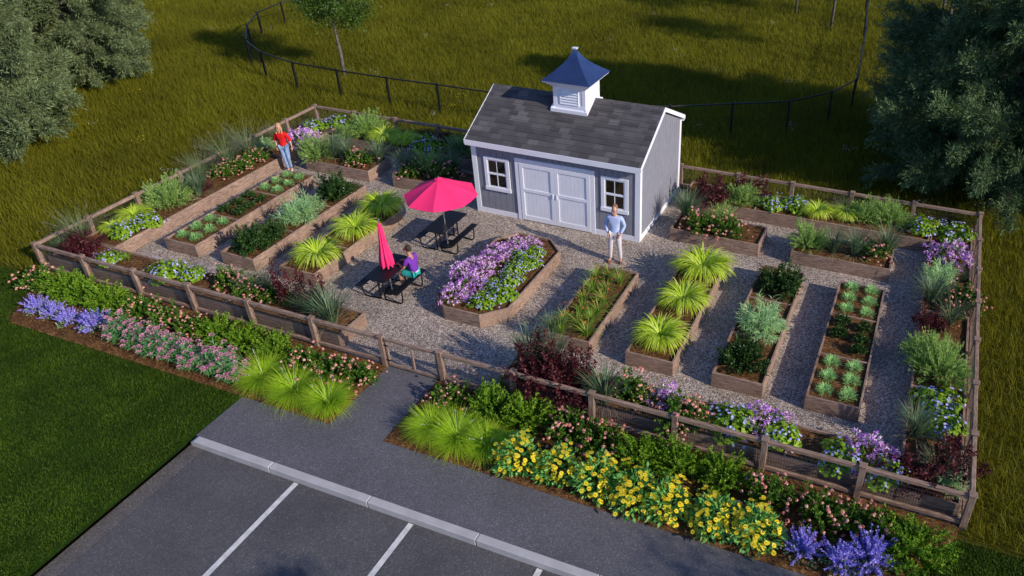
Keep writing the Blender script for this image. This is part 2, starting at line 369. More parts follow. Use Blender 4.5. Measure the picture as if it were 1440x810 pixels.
def k_limegrass():
    n = 1500; a = A(n); b = np.stack([np.cos(a), np.sin(a), np.zeros(n)], -1)*U(0,.2,n)[:,None]
    v = blades(b, a+rng.normal(0,.2,n), U(.5,1.5,n), U(-.9,.5,n), U(.36,.74,n), U(.006,.010,n), seg=5)
    n = 3; a = A(n); b = np.zeros((n,3))
    s = blades(b, a, U(1.0,1.4,n), U(.7,1.1,n), U(.6,.8,n), np.full(n,.006), seg=4)
    tip = s[0].reshape(n,5,2,3)[:,4].mean(1); pr = s[0].reshape(n,5,2,3)[:,3].mean(1); m = 22
    P = np.repeat(tip, m, 0)+(np.repeat(pr, m, 0)-np.repeat(tip, m, 0))*U(0,1.2,n*m)[:,None]
    q = leaves(P, np.repeat(tip-pr, m, 0)+rng.normal(0,.1,(n*m,3)), .03, .008); q = cat(s, q)
    return {'foliage': fast_mesh('foliage', *v[:2], L['lime'], v[2]), 'flower_spikes': fast_mesh('flower_spikes', *q[:2], L['spike'], q[2])}
def k_palegrass():
    n = 75; st = dome(n, .62, .5, .05, .2)[0]; m = 20
    P0 = np.repeat(st*[.35,.35,0], m, 0); P1 = np.repeat(st, m, 0); t = U(.25,1.0,n*m)[:,None]
    P = P0+(P1-P0)*t; d = unit(P1-P0); az = np.arctan2(d[:,1], d[:,0])+rng.normal(0,.9,n*m)
    v = blades(P, az, U(.3,1.2,n*m), U(-.9,.2,n*m), U(.12,.26,n*m), U(.012,.022,n*m), seg=3)
    return {'foliage': fast_mesh('foliage', *v[:2], L['pale'], v[2])}
def k_sprig():
    n = 260; P = dome(n, .19, .145, .0, .6)[0]; P[:,2] *= .75
    v = blades(P, np.arctan2(P[:,1],P[:,0])+rng.normal(0,.6,n), U(.4,1.5,n), U(-.6,.7,n), U(.07,.12,n), U(.009,.015,n), seg=3)
    return {'foliage': fast_mesh('foliage', *v[:2], L['sprig'], v[2])}
def k_daylily():
    n = 46; a = A(n); b = np.stack([np.cos(a), np.sin(a), np.zeros(n)], -1)*U(0,.04,n)[:,None]
    v = blades(b, a, U(1.1,1.5,n), U(-.8,.8,n), U(.38,.58,n), U(.012,.022,n), seg=5)
    n = 3; a = A(n); s = blades(np.zeros((n,3)), a, U(1.2,1.5,n), U(1.0,1.3,n), U(.48,.6,n), np.full(n,.012), seg=3, rnd=np.full(n,.3))
    tip = s[0].reshape(n,4,2,3)[:,3].mean(1); m = 9; P = np.repeat(tip, m, 0)
    q = leaves(P+rng.normal(0,.006,P.shape), sph(n*m, -.2), .038, .018); V = cat(v, s)
    return {'foliage': fast_mesh('foliage', *V[:2], L['lily'], V[2]), 'flowers': fast_mesh('flowers', *q[:2], L['orange'], q[2])}
def stems_leaves(nst, h, r, perst, LL, ww, mat, spread=.5, up=.3, zb=.05):
    st, d = dome(nst, h, r, zb, .35); m = perst
    P0 = np.repeat(st*[.3,.3,0], m, 0); P1 = np.repeat(st, m, 0); t = U(.25,1.02,nst*m)[:,None]**.8
    P = P0+(P1-P0)*t; P[:,2] += .04*np.sin(t[:,0]*3); D = unit(P1-P0)*.7+rng.normal(0,spread,(nst*m,3)); D[:,2] += up
    rs = np.repeat(rng.random(nst), m)*.6+rng.random(nst*m)*.4
    v = leaves(P, D, U(LL*.7,LL*1.3,nst*m), U(ww*.7,ww*1.3,nst*m), rnd=rs)
    s = blades(st*[.3,.3,0], np.arctan2(st[:,1],st[:,0]), np.arctan2(st[:,2], .7*np.hypot(st[:,0],st[:,1])+.01), np.arctan2(st[:,2], .7*np.hypot(st[:,0],st[:,1])+.01), np.linalg.norm(st*[.7,.7,1],axis=1), np.full(nst,.008), seg=2, rnd=np.zeros(nst))
    V = cat(v, s)
    return fast_mesh('foliage', *V[:2], mat, V[2])
def k_amsonia(): return {'foliage': stems_leaves(280, .68, .62, 26, .07, .011, L['amsonia'], .35, .35)}
def k_feathery(): return {'foliage': stems_leaves(190, .55, .55, 30, .048, .026, L['feathery'], .95, .35)}
def k_boxwood(): return {'foliage': stems_leaves(240, .72, .56, 26, .055, .032, L['box'], .7, .25)}
def k_lowshrub(): return {'foliage': stems_leaves(60, .24, .21, 16, .045, .028, L['box'], .7, .25)}
def k_barberry():
    n = 34; st = dome(n, .85, .5, .1, .2)[0]; st[:,2] *= U(.6,1.15,n); m = 70
    P0 = np.repeat(st*[.5,.5,0], m, 0); P1 = np.repeat(st, m, 0); t = U(.05,1.05,n*m)[:,None]
    P = P0+(P1-P0)*t+rng.normal(0,1,(n*m,3))*(.085*(1.1-t)); P[:,2] = np.abs(P[:,2])
    v = leaves(P, rng.normal(0,1,(n*m,3))+[0,0,.6], U(.035,.065,n*m), U(.022,.04,n*m))
    return {'foliage': fast_mesh('foliage', *v[:2], L['barberry'], v[2])}
def k_ninebark():
    n = 13; st = dome(n, .85, .42, .1, .2)[0]; st[:,2] = U(.6,1.0,n); m = 170
    P0 = np.repeat(st*[.4,.4,0], m, 0); P1 = np.repeat(st, m, 0); t = U(.05,1.02,n*m)[:,None]
    P = P0+(P1-P0)*t+rng.normal(0,1,(n*m,3))*(.062*(1.3-t)); P[:,2] = np.abs(P[:,2])
    v = leaves(P, rng.normal(0,1,(n*m,3))+[0,0,.9], U(.035,.06,n*m), U(.02,.035,n*m))
    return {'foliage': fast_mesh('foliage', *v[:2], L['barberry'], v[2])}
def blooms(P, D, r, petals, mat, name='flowers', lift=0):
    """round flower heads: petals ring facing D"""
    n = len(P); D = unit(D); R = unit(rng.normal(size=(n,3))); S = unit(np.cross(D, R)); T = np.cross(D, S)
    out = []
    for k in range(petals):
        t = 2*PI*k/petals
        d = S*math.cos(t)+T*math.sin(t)+D*lift
        Nn = np.cross(d, D); W_ = r*1.75*math.sin(PI/petals)
        V = np.stack([P, P+d*r*.55-Nn*W_*.5, P+d*r, P+d*r*.55+Nn*W_*.5], 1)
        out.append((V.reshape(-1,3), np.arange(n*4).reshape(n,4), np.repeat(rng.random(n), 4)))
    V = cat(*out); return fast_mesh(name, *V[:2], mat, V[2])
def k_lantana():
    f = stems_leaves(90, .5, .5, 17, .075, .045, L['lantana'], .65, .35)
    n = 48; P, d = dome(n, .54, .54, .06, 0); d = d+[0,0,.5]+rng.normal(0,.2,d.shape); m = 16
    PP = np.repeat(P, m, 0); q = unit(rng.normal(size=(n*m,3)))
    q[:,2] = np.abs(q[:,2]); R_ = np.repeat(U(.024,.038,n), m)[:,None]
    v = flat_leaves(PP+q*R_*[1,1,.75], q, R_[:,0]*1.25, R_[:,0]*1.1, rnd=np.repeat(rng.random(n), m)*.6+rng.random(n*m)*.4)
    return {'foliage': f, 'flowers': fast_mesh('flowers', *v[:2], L['salmon'], v[2])}
def k_geranium():
    n = 520; P, d = dome(n, .36, .46, .06, .3)
    v = flat_leaves(P, d+[0,0,.8]+rng.normal(0,.5,d.shape), U(.08,.13,n), U(.06,.10,n))
    n = 90; P, d = dome(n, .41, .48, .08, 0)
    return {'foliage': fast_mesh('foliage', *v[:2], L['geranium'], v[2]), 'flowers': blooms(P, d+[0,0,.8]+rng.normal(0,.3,d.shape), .034, 5, L['lavender'], lift=.15)}
def k_petunia():
    n = 240; P, d = dome(n, .3, .42, .04, .4)
    g = leaves(P, d+rng.normal(0,.5,d.shape), .09, .035)
    n = 150; P, d = dome(n, .37, .46, .05, .05); m = 9
    q = leaves(np.repeat(P, m, 0), np.repeat(d+[0,0,.3], m, 0)*.5+rng.normal(0,.65,(n*m,3)), U(.05,.095,n*m), U(.016,.03,n*m), rnd=np.clip(np.repeat(rng.random(n), m)*.45+rng.random(n*m)*.6, 0, 1))
    return {'foliage': fast_mesh('foliage', *g[:2], L['lantana'], g[2]), 'flowers': fast_mesh('flowers', *q[:2], L['petunia'], q[2])}
def k_catmint():
    n = 260; P, d = dome(n, .2, .3, .02, .5)
    g = leaves(P, d+[0,0,.5]+rng.normal(0,.4,d.shape), .07, .035)
    n = 62; a = A(n); e = U(.35,1.5,n); d = np.stack([np.cos(e)*np.cos(a), np.cos(e)*np.sin(a), np.sin(e)], -1)
    L_ = U(.34,.52,n); m = 46; t = U(.35,1,n*m); dd = np.repeat(d, m, 0); P = dd*(t*np.repeat(L_, m))[:,None]
    tap = (1.2-t)*.052; q = leaves(P, dd*.6+rng.normal(0,.7,(n*m,3)), tap*1.2+.012, .02)
    s = blades(np.zeros((n,3)), a, e, e, L_, np.full(n,.008), seg=2, rnd=np.zeros(n)); G = cat(g, s)
    return {'foliage': fast_mesh('foliage', *G[:2], L['cat'], G[2]), 'flower_spikes': fast_mesh('flower_spikes', *q[:2], L['violet'], q[2])}
def k_milkweed():
    n = 40; st = dome(n, .78, .42, .12, .2)[0]; st[:,2] = np.maximum(st[:,2], .26); m = 16
    t = np.tile((np.arange(m)+.6)/m, n); P0 = np.repeat(st*[.45,.45,0], m, 0); P1 = np.repeat(st, m, 0); P = P0+(P1-P0)*t[:,None]
    v = blades(P, A(n*m), U(.3,.8,n*m), U(-.8,-.1,n*m), U(.13,.2,n*m), U(.025,.038,n*m), seg=3)
    m = 46; PP = np.repeat(st, m, 0); q = unit(rng.normal(size=(n*m,3))); q[:,2] = np.abs(q[:,2])*.8; R_ = np.repeat(U(.045,.07,n), m)[:,None]
    w = leaves(PP+q*R_*.7, q+rng.normal(0,.4,q.shape), .028, .02)
    return {'foliage': fast_mesh('foliage', *v[:2], L['milk'], v[2]), 'flowers': fast_mesh('flowers', *w[:2], L['rose'], w[2])}
def k_heliopsis():
    n = 560; P, d = dome(n, .55, .40, .06, .3); D = d+rng.normal(0,.35,d.shape); D[:,2] -= .25
    v = leaves(P, D, U(.09,.14,n), U(.04,.065,n))
    n = 125; P, d = dome(n, .60, .43, .10, 0); D = unit(d+[0,0,1.2]+rng.normal(0,.25,d.shape)); P = P+D*.03
    c = flat_leaves(np.repeat(P+D*.012, 2, 0), np.repeat(D, 2, 0), .026, .026)
    return {'foliage': fast_mesh('foliage', *v[:2], L['helio'], v[2]), 'flowers': blooms(P, D, .049, 9, L['yellow'], lift=.12), 'flower_centres': fast_mesh('flower_centres', *c[:2], L['amber'], c[2])}

KIND = dict(  # species: (maker, variants, object name, category, label head)
 hakone=(k_hakone, 2, 'arching_lime_grass', 'ornamental grass', 'lime green arching grass mound'),
 bluegrass=(k_bluegrass, 2, 'blue_green_grass', 'ornamental grass', 'upright blue-green grass'),
 wispy=(k_wispy, 2, 'wispy_plume_grass', 'ornamental grass', 'tall wispy grass with hazy plumes'),
 limegrass=(k_limegrass, 2, 'fine_lime_grass', 'ornamental grass', 'fine bright lime grass tuft'),
 palegrass=(k_palegrass, 2, 'pale_shaggy_plant', 'plant', 'shaggy pale blue-green plant'),
 sprig=(k_sprig, 3, 'blue_green_sprig', 'plant', 'small blue-green sprig'),
 daylily=(k_daylily, 3, 'daylily', 'plant', 'strappy green daylily'),
 amsonia=(k_amsonia, 2, 'feathery_shrub', 'shrub', 'soft feathery pale green shrub'),
 feathery=(k_feathery, 3, 'green_shrub', 'shrub', 'leafy bright green shrub'),
 boxwood=(k_boxwood, 3, 'dark_green_shrub', 'shrub', 'dense dark green shrub'),
 lowshrub=(k_lowshrub, 2, 'small_dark_shrub', 'shrub', 'low dark green shrub'),
 barberry=(k_barberry, 2, 'burgundy_shrub', 'shrub', 'dark burgundy shrub'),
 ninebark=(k_ninebark, 2, 'burgundy_spike_plant', 'plant', 'thin upright burgundy plant'),
 lantana=(k_lantana, 3, 'pink_flowering_shrub', 'shrub', 'green shrub dotted with salmon-pink blooms'),
 geranium=(k_geranium, 3, 'lavender_flower_clump', 'flowers', 'lime-leaved clump of lavender flowers'),
 petunia=(k_petunia, 3, 'purple_flower_clump', 'flowers', 'mass of purple and pink flowers'),
 catmint=(k_catmint, 2, 'violet_spike_plant', 'flowers', 'clump of violet-blue flower spikes'),
 milkweed=(k_milkweed, 2, 'dusty_pink_flower_clump', 'flowers', 'long-leaved clump with dusty pink clusters'),
 heliopsis=(k_heliopsis, 3, 'yellow_daisy_clump', 'flowers', 'leafy clump of yellow daisies'),
)
PLANTS={
'strip_left':[('lantana',0.59,-0.61,0.95),('catmint',1.7,-1.43,0.9),('catmint',2.3,-1.47,0.84),('catmint',2.92,-1.55,0.84),('catmint',3.7,-1.45,1.06),('feathery',1.49,-0.6,1),('feathery',2.27,-0.64,1.05),('feathery',3.15,-0.67,1.05),('feathery',3.89,-0.76,0.8),('feathery',6.82,-0.63,1),('feathery',7.61,-0.65,1),('feathery',8.55,-0.66,1),('lantana',4.34,-0.64,0.95),('lantana',5.27,-0.69,0.95),('lantana',6.13,-0.69,0.85),('milkweed',4.64,-1.5,0.85),('milkweed',5.33,-1.55,0.9),('milkweed',5.96,-1.59,0.9),('milkweed',6.46,-1.54,0.9),('milkweed',7.13,-1.62,0.9),('milkweed',7.74,-1.61,0.95),('milkweed',8.37,-1.64,0.95),('limegrass',9.02,-1.48,1.05),('limegrass',9.96,-1.56,1.09),('limegrass',10.89,-1.61,0.99),('lantana',9.69,-0.87,1.05),('lantana',10.4,-0.85,1),('lantana',11,-0.71,0.85)],
'strip_right':[('lantana',13.33,-0.63,0.95),('limegrass',13.4,-1.44,0.94),('limegrass',14.05,-1.51,0.99),('limegrass',14.71,-1.48,0.9),('feathery',14.29,-0.55,1.15),('feathery',15.12,-0.53,1.1),('feathery',17.67,-0.73,1.1),('feathery',18.46,-0.56,1),('feathery',19.36,-0.59,1.05),('lantana',16.11,-0.57,1),('lantana',16.77,-0.57,1),('lantana',20.28,-0.74,0.95),('lantana',21.25,-0.81,1.05),('lantana',21.98,-0.74,0.95),('heliopsis',15.49,-1.61,1.01),('heliopsis',16.32,-1.55,1.01),('heliopsis',17.15,-1.59,1.01),('heliopsis',17.93,-1.61,1.01),('heliopsis',18.62,-1.61,1.01),('heliopsis',19.47,-1.62,1.06),('heliopsis',20.23,-1.61,1.06),('catmint',21.07,-1.66,1.06),('catmint',21.75,-1.67,1.06),('catmint',22.17,-1.42,1.23),('feathery',22.85,-0.95,1.2)],
'bed_front_left':[('geranium',1.88,0.59,0.7),('daylily',2.28,0.84,0.6),('geranium',3.9,0.64,0.95),('geranium',4.61,0.84,0.75),('lantana',5.74,0.93,0.9),('lantana',6.59,0.79,0.9),('lantana',7.18,0.81,0.75),('bluegrass',6.95,0.93,0.72),('barberry',8.27,0.93,0.75),('ninebark',7.8,0.93,1.06),('ninebark',8.58,0.93,1.06),('daylily',7.83,0.82,0.85),('bluegrass',8.63,0.6,0.91),('bluegrass',9.41,0.47,1.17),('wispy',6.71,0.93,0.64)],
'bed_left':[('barberry',0.86,0.69,1.1),('barberry',0.59,0.5,0.8),('bluegrass',0.3,0.5,0.69),('wispy',0.3,1.06,0.94),('geranium',0.94,1.83,0.85),('geranium',1.06,2.52,0.85),('hakone',0.48,2.62,0.75),('hakone',0.45,1.91,0.6),('amsonia',0.6,3.76,1.15),('bluegrass',0.97,4.49,1.03),('wispy',0.3,5.34,0.88),('barberry',0.86,4.87,0.5),('wispy',0.3,6.45,1.1),('wispy',0.3,7.34,0.99),('lantana',0.61,5.89,0.85),('lantana',0.82,6.41,0.9),('lantana',0.82,7.25,0.85),('palegrass',0.34,8.12,0.7),('petunia',1.2,9,1.25),('wispy',0.3,8.83,0.66)],
'bed_back_left':[('geranium',0.66,10.21,1),('geranium',1.27,10.85,1),('amsonia',2.81,10.57,1.21),('amsonia',2.36,10.03,0.8),('hakone',3.79,10.27,0.9),('hakone',4.64,10.26,0.8),('geranium',5.61,10.23,1.15),('barberry',5.98,10.76,0.8),('amsonia',6.95,10.26,1.03),('bluegrass',7.07,10.03,0.92)],
'bed_back_inner_left':[('amsonia',2.5,8.16,1.15),('bluegrass',3.06,8.39,1.15),('bluegrass',3.61,8.42,0.98),('lantana',4.23,8.33,1.05),('bluegrass',4.7,8.67,0.98),('wispy',3.17,8.8,0.5)],
'bed_umbrella':[('bluegrass',6.05,8.36,1.03),('lantana',6.34,8.23,1),('amsonia',6.73,8.72,1.03),('lantana',7.44,8.54,1),('bluegrass',7.48,8.8,1.03)],
'bed_first':[('sprig',2.61,2.38,1),('sprig',3.1,2.38,1),('sprig',2.61,2.88,1),('sprig',3.1,2.88,1),('sprig',2.61,3.38,1),('sprig',3.1,3.38,1),('sprig',2.61,5.62,1),('sprig',3.1,5.62,1),('sprig',2.61,6.12,1),('sprig',3.1,6.12,1),('sprig',2.61,6.62,1),('sprig',3.1,6.62,1),('lowshrub',2.57,4,1),('lowshrub',3.12,3.98,1),('lowshrub',2.6,4.5,1),('lowshrub',3.11,4.42,1),('lowshrub',2.57,4.98,1),('lowshrub',3.11,4.9,1)],
'bed_second':[('boxwood',4.93,2.64,1),('boxwood',5.03,3.23,0.85),('palegrass',4.95,4.33,1.05),('palegrass',4.82,4.94,0.9),('boxwood',5.05,6.05,1.1)],
'bed_third':[('hakone',7.07,2.76,1),('hakone',7.1,4.35,1),('hakone',6.99,5.75,1.1)],
'bed_center':[('petunia',11.53,2.54,0.81),('petunia',11.67,3.07,0.85),('petunia',11.13,3.54,0.77),('petunia',11.62,3.79,0.81),('petunia',11.5,4.38,0.77),('petunia',11.59,4.8,0.81),('petunia',11.79,5.21,0.81),('petunia',12.09,5.51,0.64),('petunia',11.17,4,0.59),('geranium',12.28,2.58,0.7),('geranium',12.62,2.98,0.74),('geranium',12.14,3.25,0.62),('geranium',12.48,3.61,0.7),('geranium',12.29,4.2,0.7),('geranium',12.53,4.55,0.74),('geranium',12.41,5.18,0.62),('geranium',12.09,4.88,0.55)],
'bed_daylily':[('daylily',15.16,4.66,0.95),('daylily',14.75,4.83,0.95),('daylily',14.48,4.62,0.95),('daylily',14.63,4.04,1),('daylily',14.96,4.18,0.9),('daylily',15.11,3.68,1),('daylily',14.6,3.62,0.9),('daylily',15.15,3.24,1),('daylily',14.77,3.07,0.95),('daylily',15.12,2.88,0.9),('daylily',14.86,2.62,0.9),('daylily',15.24,2.31,1),('daylily',14.57,2.57,0.9),('daylily',14.63,2.17,0.95),('bluegrass',14.42,2.15,0.7)],
'bed_fourth':[('hakone',16.89,2.8,1),('hakone',16.93,4.39,1),('hakone',16.96,5.93,1.15)],
'bed_fifth':[('boxwood',18.9,2.68,1),('palegrass',18.99,4.12,1.15),('boxwood',19.05,5.93,1.05)],
'bed_last':[('sprig',20.74,2.38,1),('sprig',21.23,2.38,1),('sprig',20.74,2.88,1),('sprig',21.23,2.88,1),('sprig',20.74,3.38,1),('sprig',21.23,3.38,1),('sprig',20.74,5.62,1),('sprig',21.23,5.62,1),('sprig',20.74,6.12,1),('sprig',21.23,6.12,1),('sprig',20.74,6.62,1),('sprig',21.23,6.62,1),('lowshrub',21.25,3.98,1),('lowshrub',20.73,4.5,1),('lowshrub',21.24,4.42,1),('lowshrub',20.7,4.98,1),('lowshrub',21.24,4.9,1)],
'bed_back_shed':[('bluegrass',15.63,8.77,1.09),('lantana',16.26,8.2,1),('lantana',17.06,8.25,1),('amsonia',16.67,8.77,0.8)],
'bed_back_inner_right':[('amsonia',19.29,8.39,0.98),('bluegrass',19.99,8.28,0.92),('bluegrass',20.54,8.33,0.92),('lantana',21.07,8.51,1),('bluegrass',21.36,8.8,0.98)],
'bed_back_right':[('barberry',16.06,10.03,1.44),('barberry',16.97,10.85,1.31),('amsonia',16.96,10.3,1.03),('geranium',17.84,10.34,0.9),('geranium',18.49,10.45,0.9),('hakone',19.21,10.3,0.7),('hakone',20.02,10.47,0.7),('amsonia',20.56,10.56,0.98),('amsonia',21.24,10.66,1.03),('wispy',19.88,10.57,0.5),('geranium',22.26,10.47,1),('geranium',23.07,10.43,1)],
'bed_right':[('petunia',23,9.09,1.2),('palegrass',22.81,7.78,0.95),('bluegrass',22.64,6.72,0.98),('lantana',23.35,6.85,1.05),('barberry',22.64,5.59,0.84),('wispy',23.13,5.91,0.59),('lantana',23.23,6.31,0.6),('amsonia',22.64,4.31,1.03),('amsonia',23.01,3.86,1.21),('geranium',23.03,2.77,1),('geranium',23.09,2.18,0.9),('bluegrass',22.64,1.69,0.92),('barberry',22.66,0.5,1.12),('barberry',23.34,0.9,1.12),('wispy',23.09,0.77,0.59),('palegrass',23.35,0.54,0.6),('wispy',23.35,8.04,0.42)],
'bed_front_right':[('barberry',14.94,0.32,1.37),('barberry',15.48,0.32,1.3),('barberry',15.96,0.32,1.37),('ninebark',14.71,0.74,1.04),('ninebark',15.65,0.75,1.04),('bluegrass',14.47,0.92,1.04),('bluegrass',15.04,0.93,1.04),('bluegrass',16.51,0.37,1.04),('lantana',16.89,0.78,0.95),('lantana',17.26,0.68,0.6),('daylily',17.4,0.62,0.8),('petunia',17.72,0.8,0.9),('lantana',18.19,0.32,1.05),('daylily',18.29,0.74,0.8),('daylily',18.78,0.42,0.7),('geranium',19.21,0.64,1.1),('petunia',19.81,0.91,1),('geranium',20.13,0.66,0.88),('lantana',18.35,0.32,0.8),('geranium',21.37,0.45,0.99),('petunia',21.87,0.7,1),('geranium',22.17,0.39,0.83)],
}
# bed: (ground z, phrase used in labels, sort axis 0 = left to right, 1 = front to rear)
WHERE = dict(
 strip_left=(.035, 'in mulch strip beside lawn', 0), strip_right=(.035, 'in mulch strip right of gate', 0),
 bed_front_left=(.345, 'in front fence bed, left stretch', 0), bed_left=(.345, 'in bed along left fence', 1),
 bed_back_left=(.345, 'in rear fence bed left of shed', 0), bed_back_inner_left=(.345, 'in short bed behind the woman', 0),
 bed_umbrella=(.345, 'in short bed behind pink umbrella', 0), bed_first=(.345, 'in first long bed from left', 1),
 bed_second=(.345, 'in second long bed from left', 1), bed_third=(.345, 'in long bed beside picnic tables', 1),
 bed_center=(.345, 'in eight-sided bed', 1), bed_daylily=(.345, 'in long bed before standing man', 1),
 bed_fourth=(.345, 'in long bed third from right', 1), bed_fifth=(.345, 'in long bed second from right', 1),
 bed_last=(.345, 'in rightmost long bed', 1), bed_back_shed=(.345, 'in short bed right of shed', 0),
 bed_back_inner_right=(.345, 'in short bed at rear right', 0), bed_back_right=(.345, 'in rear fence bed right of shed', 0),
 bed_right=(.345, 'in bed along right fence', 1), bed_front_right=(.345, 'in front fence bed, right stretch', 0))
NUM = ['', 'first', 'second', 'third', 'fourth', 'fifth', 'sixth', 'seventh', 'eighth', 'ninth', 'tenth', 'eleventh', 'twelfth', 'thirteenth', 'fourteenth', 'fifteenth']
def order(i, n, ax):
    if n == 1: return ''
    lo, hi = ('leftmost', 'rightmost') if ax == 0 else ('frontmost', 'rearmost')
    side = 'left' if ax == 0 else 'front'
    if i == 0: return lo
    if i == n-1: return hi
    if n == 3: return 'middle one'
    if i < n/2: return NUM[i+1]+' from the '+side
    return NUM[n-i]+' from the '+('right' if ax == 0 else 'rear')
PROTO = {}
def place_plants():
    for bed, items in PLANTS.items():
        z, phrase, ax = WHERE[bed]
        by = {}
        for t in items: by.setdefault(t[0], []).append(t)
        for sp, ts in by.items():
            mk, nv, nm, cg, head = KIND[sp]
            if sp not in PROTO: PROTO[sp] = [mk() for _ in range(nv)]
            if bed in ('bed_first', 'bed_last') and sp in ('sprig', 'lowshrub'):
                ts = sorted(ts, key=lambda t: (round(t[2]/.3), t[1]))
                xm = sum(t[1] for t in ts)/len(ts); fr = [t for t in ts if t[1] < xm]; bk = [t for t in ts if t[1] >= xm]
                rows = [(sorted(fr, key=lambda t: t[2]), 'left row'), (sorted(bk, key=lambda t: t[2]), 'right row')]
            else:
                rows = [(sorted(ts, key=lambda t: t[1+ax]), '')]
            for row, rn in rows:
                for i, (s_, x, y, sc) in enumerate(row):
                    o_ = order(i, len(row), ax)
                    lab = head + (', ' + o_ if o_ else '') + (' of '+rn if rn else '') + ' ' + phrase
                    n_here = len(lab.split())
                    if n_here > 16: print('LONG LABEL', n_here, lab)
                    pr = PROTO[sp][rng.integers(nv)]
                    grp = {'flowers':'flower clumps', 'plant':'garden plants', 'shrub':'garden shrubs', 'ornamental grass':'ornamental grasses'}[cg]
                    zz = z
                    rz = rng.uniform(0, 2*PI); s2 = sc*rng.uniform(.95, 1.05)
                    if len(pr) == 1:
                        o = bpy.data.objects.new(nm, pr['foliage']); link(o)
                    else:
                        o = bpy.data.objects.new(nm, None); link(o)
                        for pn, me in pr.items():
                            c = bpy.data.objects.new(pn, me); link(c, o)
                            if pn != 'foliage': c['kind'] = 'stuff'
                    o.location = (x, y, zz); o.rotation_euler = (0, 0, rz); o.scale = (s2, s2, s2*rng.uniform(.94, 1.06))
                    tag(o, lab, cg, head.split(' with ')[0]+' plants')
place_plants()

# ------------------------------------------------------------------ the setting: sheets
def sheet(name, poly, z, mat):
    o = MB().poly([(x, y, z) for x, y in poly]).build(name, mat); tag(o, kind='structure'); return o
def rect(x0, y0, x1, y1): return [(x0,y0),(x1,y0),(x1,y1),(x0,y1)]
sheet('ground', rect(-400,-400,400,400), -.2, turf('deep_soil', (.02,.03,.005), (.03,.045,.006), (.04,.055,.01)))
sheet('meadow', rect(-400,-.35,400,400), -.004, turf('meadow_floor', (.050,.052,.004), (.07,.07,.005), (.095,.09,.008), .5))
LW = turf('lawn_floor', (.010,.036,.003), (.018,.052,.004), (.030,.070,.007), 1.6)
sheet('lawn', rect(-400,-400,8.93,-.35), -.004, LW)
sheet('lawn', rect(8.93,-2.06,400,-.35), -.004, LW)
# gravel court, crushed stone with a slightly uneven surface
sheet('gravel_court', rect(.02,.02,23.63,11.16), .004, M['gravel'])
pth = MB()
pth.prism(rect(8.93,-3.34,60,-2.06), -.19, .006); pth.prism(rect(11.27,-2.058,12.60,-.0), -.1, .006)
tag(pth.build('path', M['path']), kind='structure')
sheet('parking_lot', rect(9.28,-60,60,-3.5), -.128, M['lot'])
sheet('gutter', rect(8.90,-60,9.28,-3.5), -.124, M['gutter'])
kb = MB(); xs = [8.93, 10.98]+[10.98+2.33*i for i in range(1, 20)]
for i in range(len(xs)-1):
    a, c = xs[i]+.006, xs[i+1]-.006
    if i == 0:
        kb.extr([(a,-3.345,-.19),(c,-3.345,-.19),(c,-3.345,.03),(a+.1,-3.345,.03),(a,-3.345,-.03)], (0,-.165,0))
    else: kb.box(a, c, -3.51, -3.345, -.19, .03)
tag(kb.build('kerb', M['kerb'], bevel=.012), kind='structure')
ln = MB()
for k in range(8):
    x = 11.64+2.64*k; ln.poly([(x-.055,-60,-.122),(x+.055,-60,-.122),(x+.055,-3.53,-.122),(x-.055,-3.53,-.122)])
tag(ln.build('parking_lines', M['line']), kind='structure')
# mulch strips: lumpy meshes
def lumpy(name, inside, x0, x1, y0, y1, step, z, amp, mat, parent=None, skirt=True):
    nx, ny = int((x1-x0)/step)+1, int((y1-y0)/step)+1
    X, Y = np.meshgrid(np.linspace(x0,x1,nx), np.linspace(y0,y1,ny)); 
    Z = z + amp*(.5*np.sin(X*5.1+Y*3.3)*np.sin(Y*6.7-X*2.1)+.5*rng.random(X.shape))
    V = np.stack([X,Y,Z], -1); 
    if inside is not None:
        V = inside(V)
    V = V.reshape(-1,3); i = np.arange(nx*ny).reshape(ny,nx)
    F = np.stack([i[:-1,:-1], i[:-1,1:], i[1:,1:], i[1:,:-1]], -1).reshape(-1,4)
    o = bpy.data.objects.new(name, fast_mesh(name, V, F, mat, smooth=False)); link(o, parent); return o
def left_edge(V):      # squeeze the left end into the rounded, slanting outline
    x, y = V[...,0], V[...,1]; t = np.clip(-y/2.06, 0, 1)
    lo = .30 + 1.15*t**1.7; x2 = lo + (x-.25)/(11.27-.25)*(11.27-lo)
    edge = (np.abs(y+2.06) < .03)|(np.abs(x-11.27) < .03); V = V.copy(); V[...,0] = x2
    V[...,2] = np.where(edge|(x < .3), .008, V[...,2]); return V
def right_edge(V):
    x, y = V[...,0], V[...,1]; t = np.clip(-y/2.06, 0, 1)
    hi = 23.6-1.7*t**2.0; x2 = 12.60+(x-12.60)/(23.6-12.60)*(hi-12.60)
    edge = (np.abs(y+2.06) < .03)|(np.abs(x-12.6) < .03)|(x > 23.55); V = V.copy(); V[...,0] = x2
    V[...,2] = np.where(edge, .008, V[...,2]); return V
tag(lumpy('mulch_strip', left_edge, .25, 11.265, -2.058, -.02, .05, .03, .022, M['mulch']), kind='structure')
tag(lumpy('mulch_strip', right_edge, 12.605, 23.6, -2.058, -.02, .05, .03, .022, M['mulch']), kind='structure')
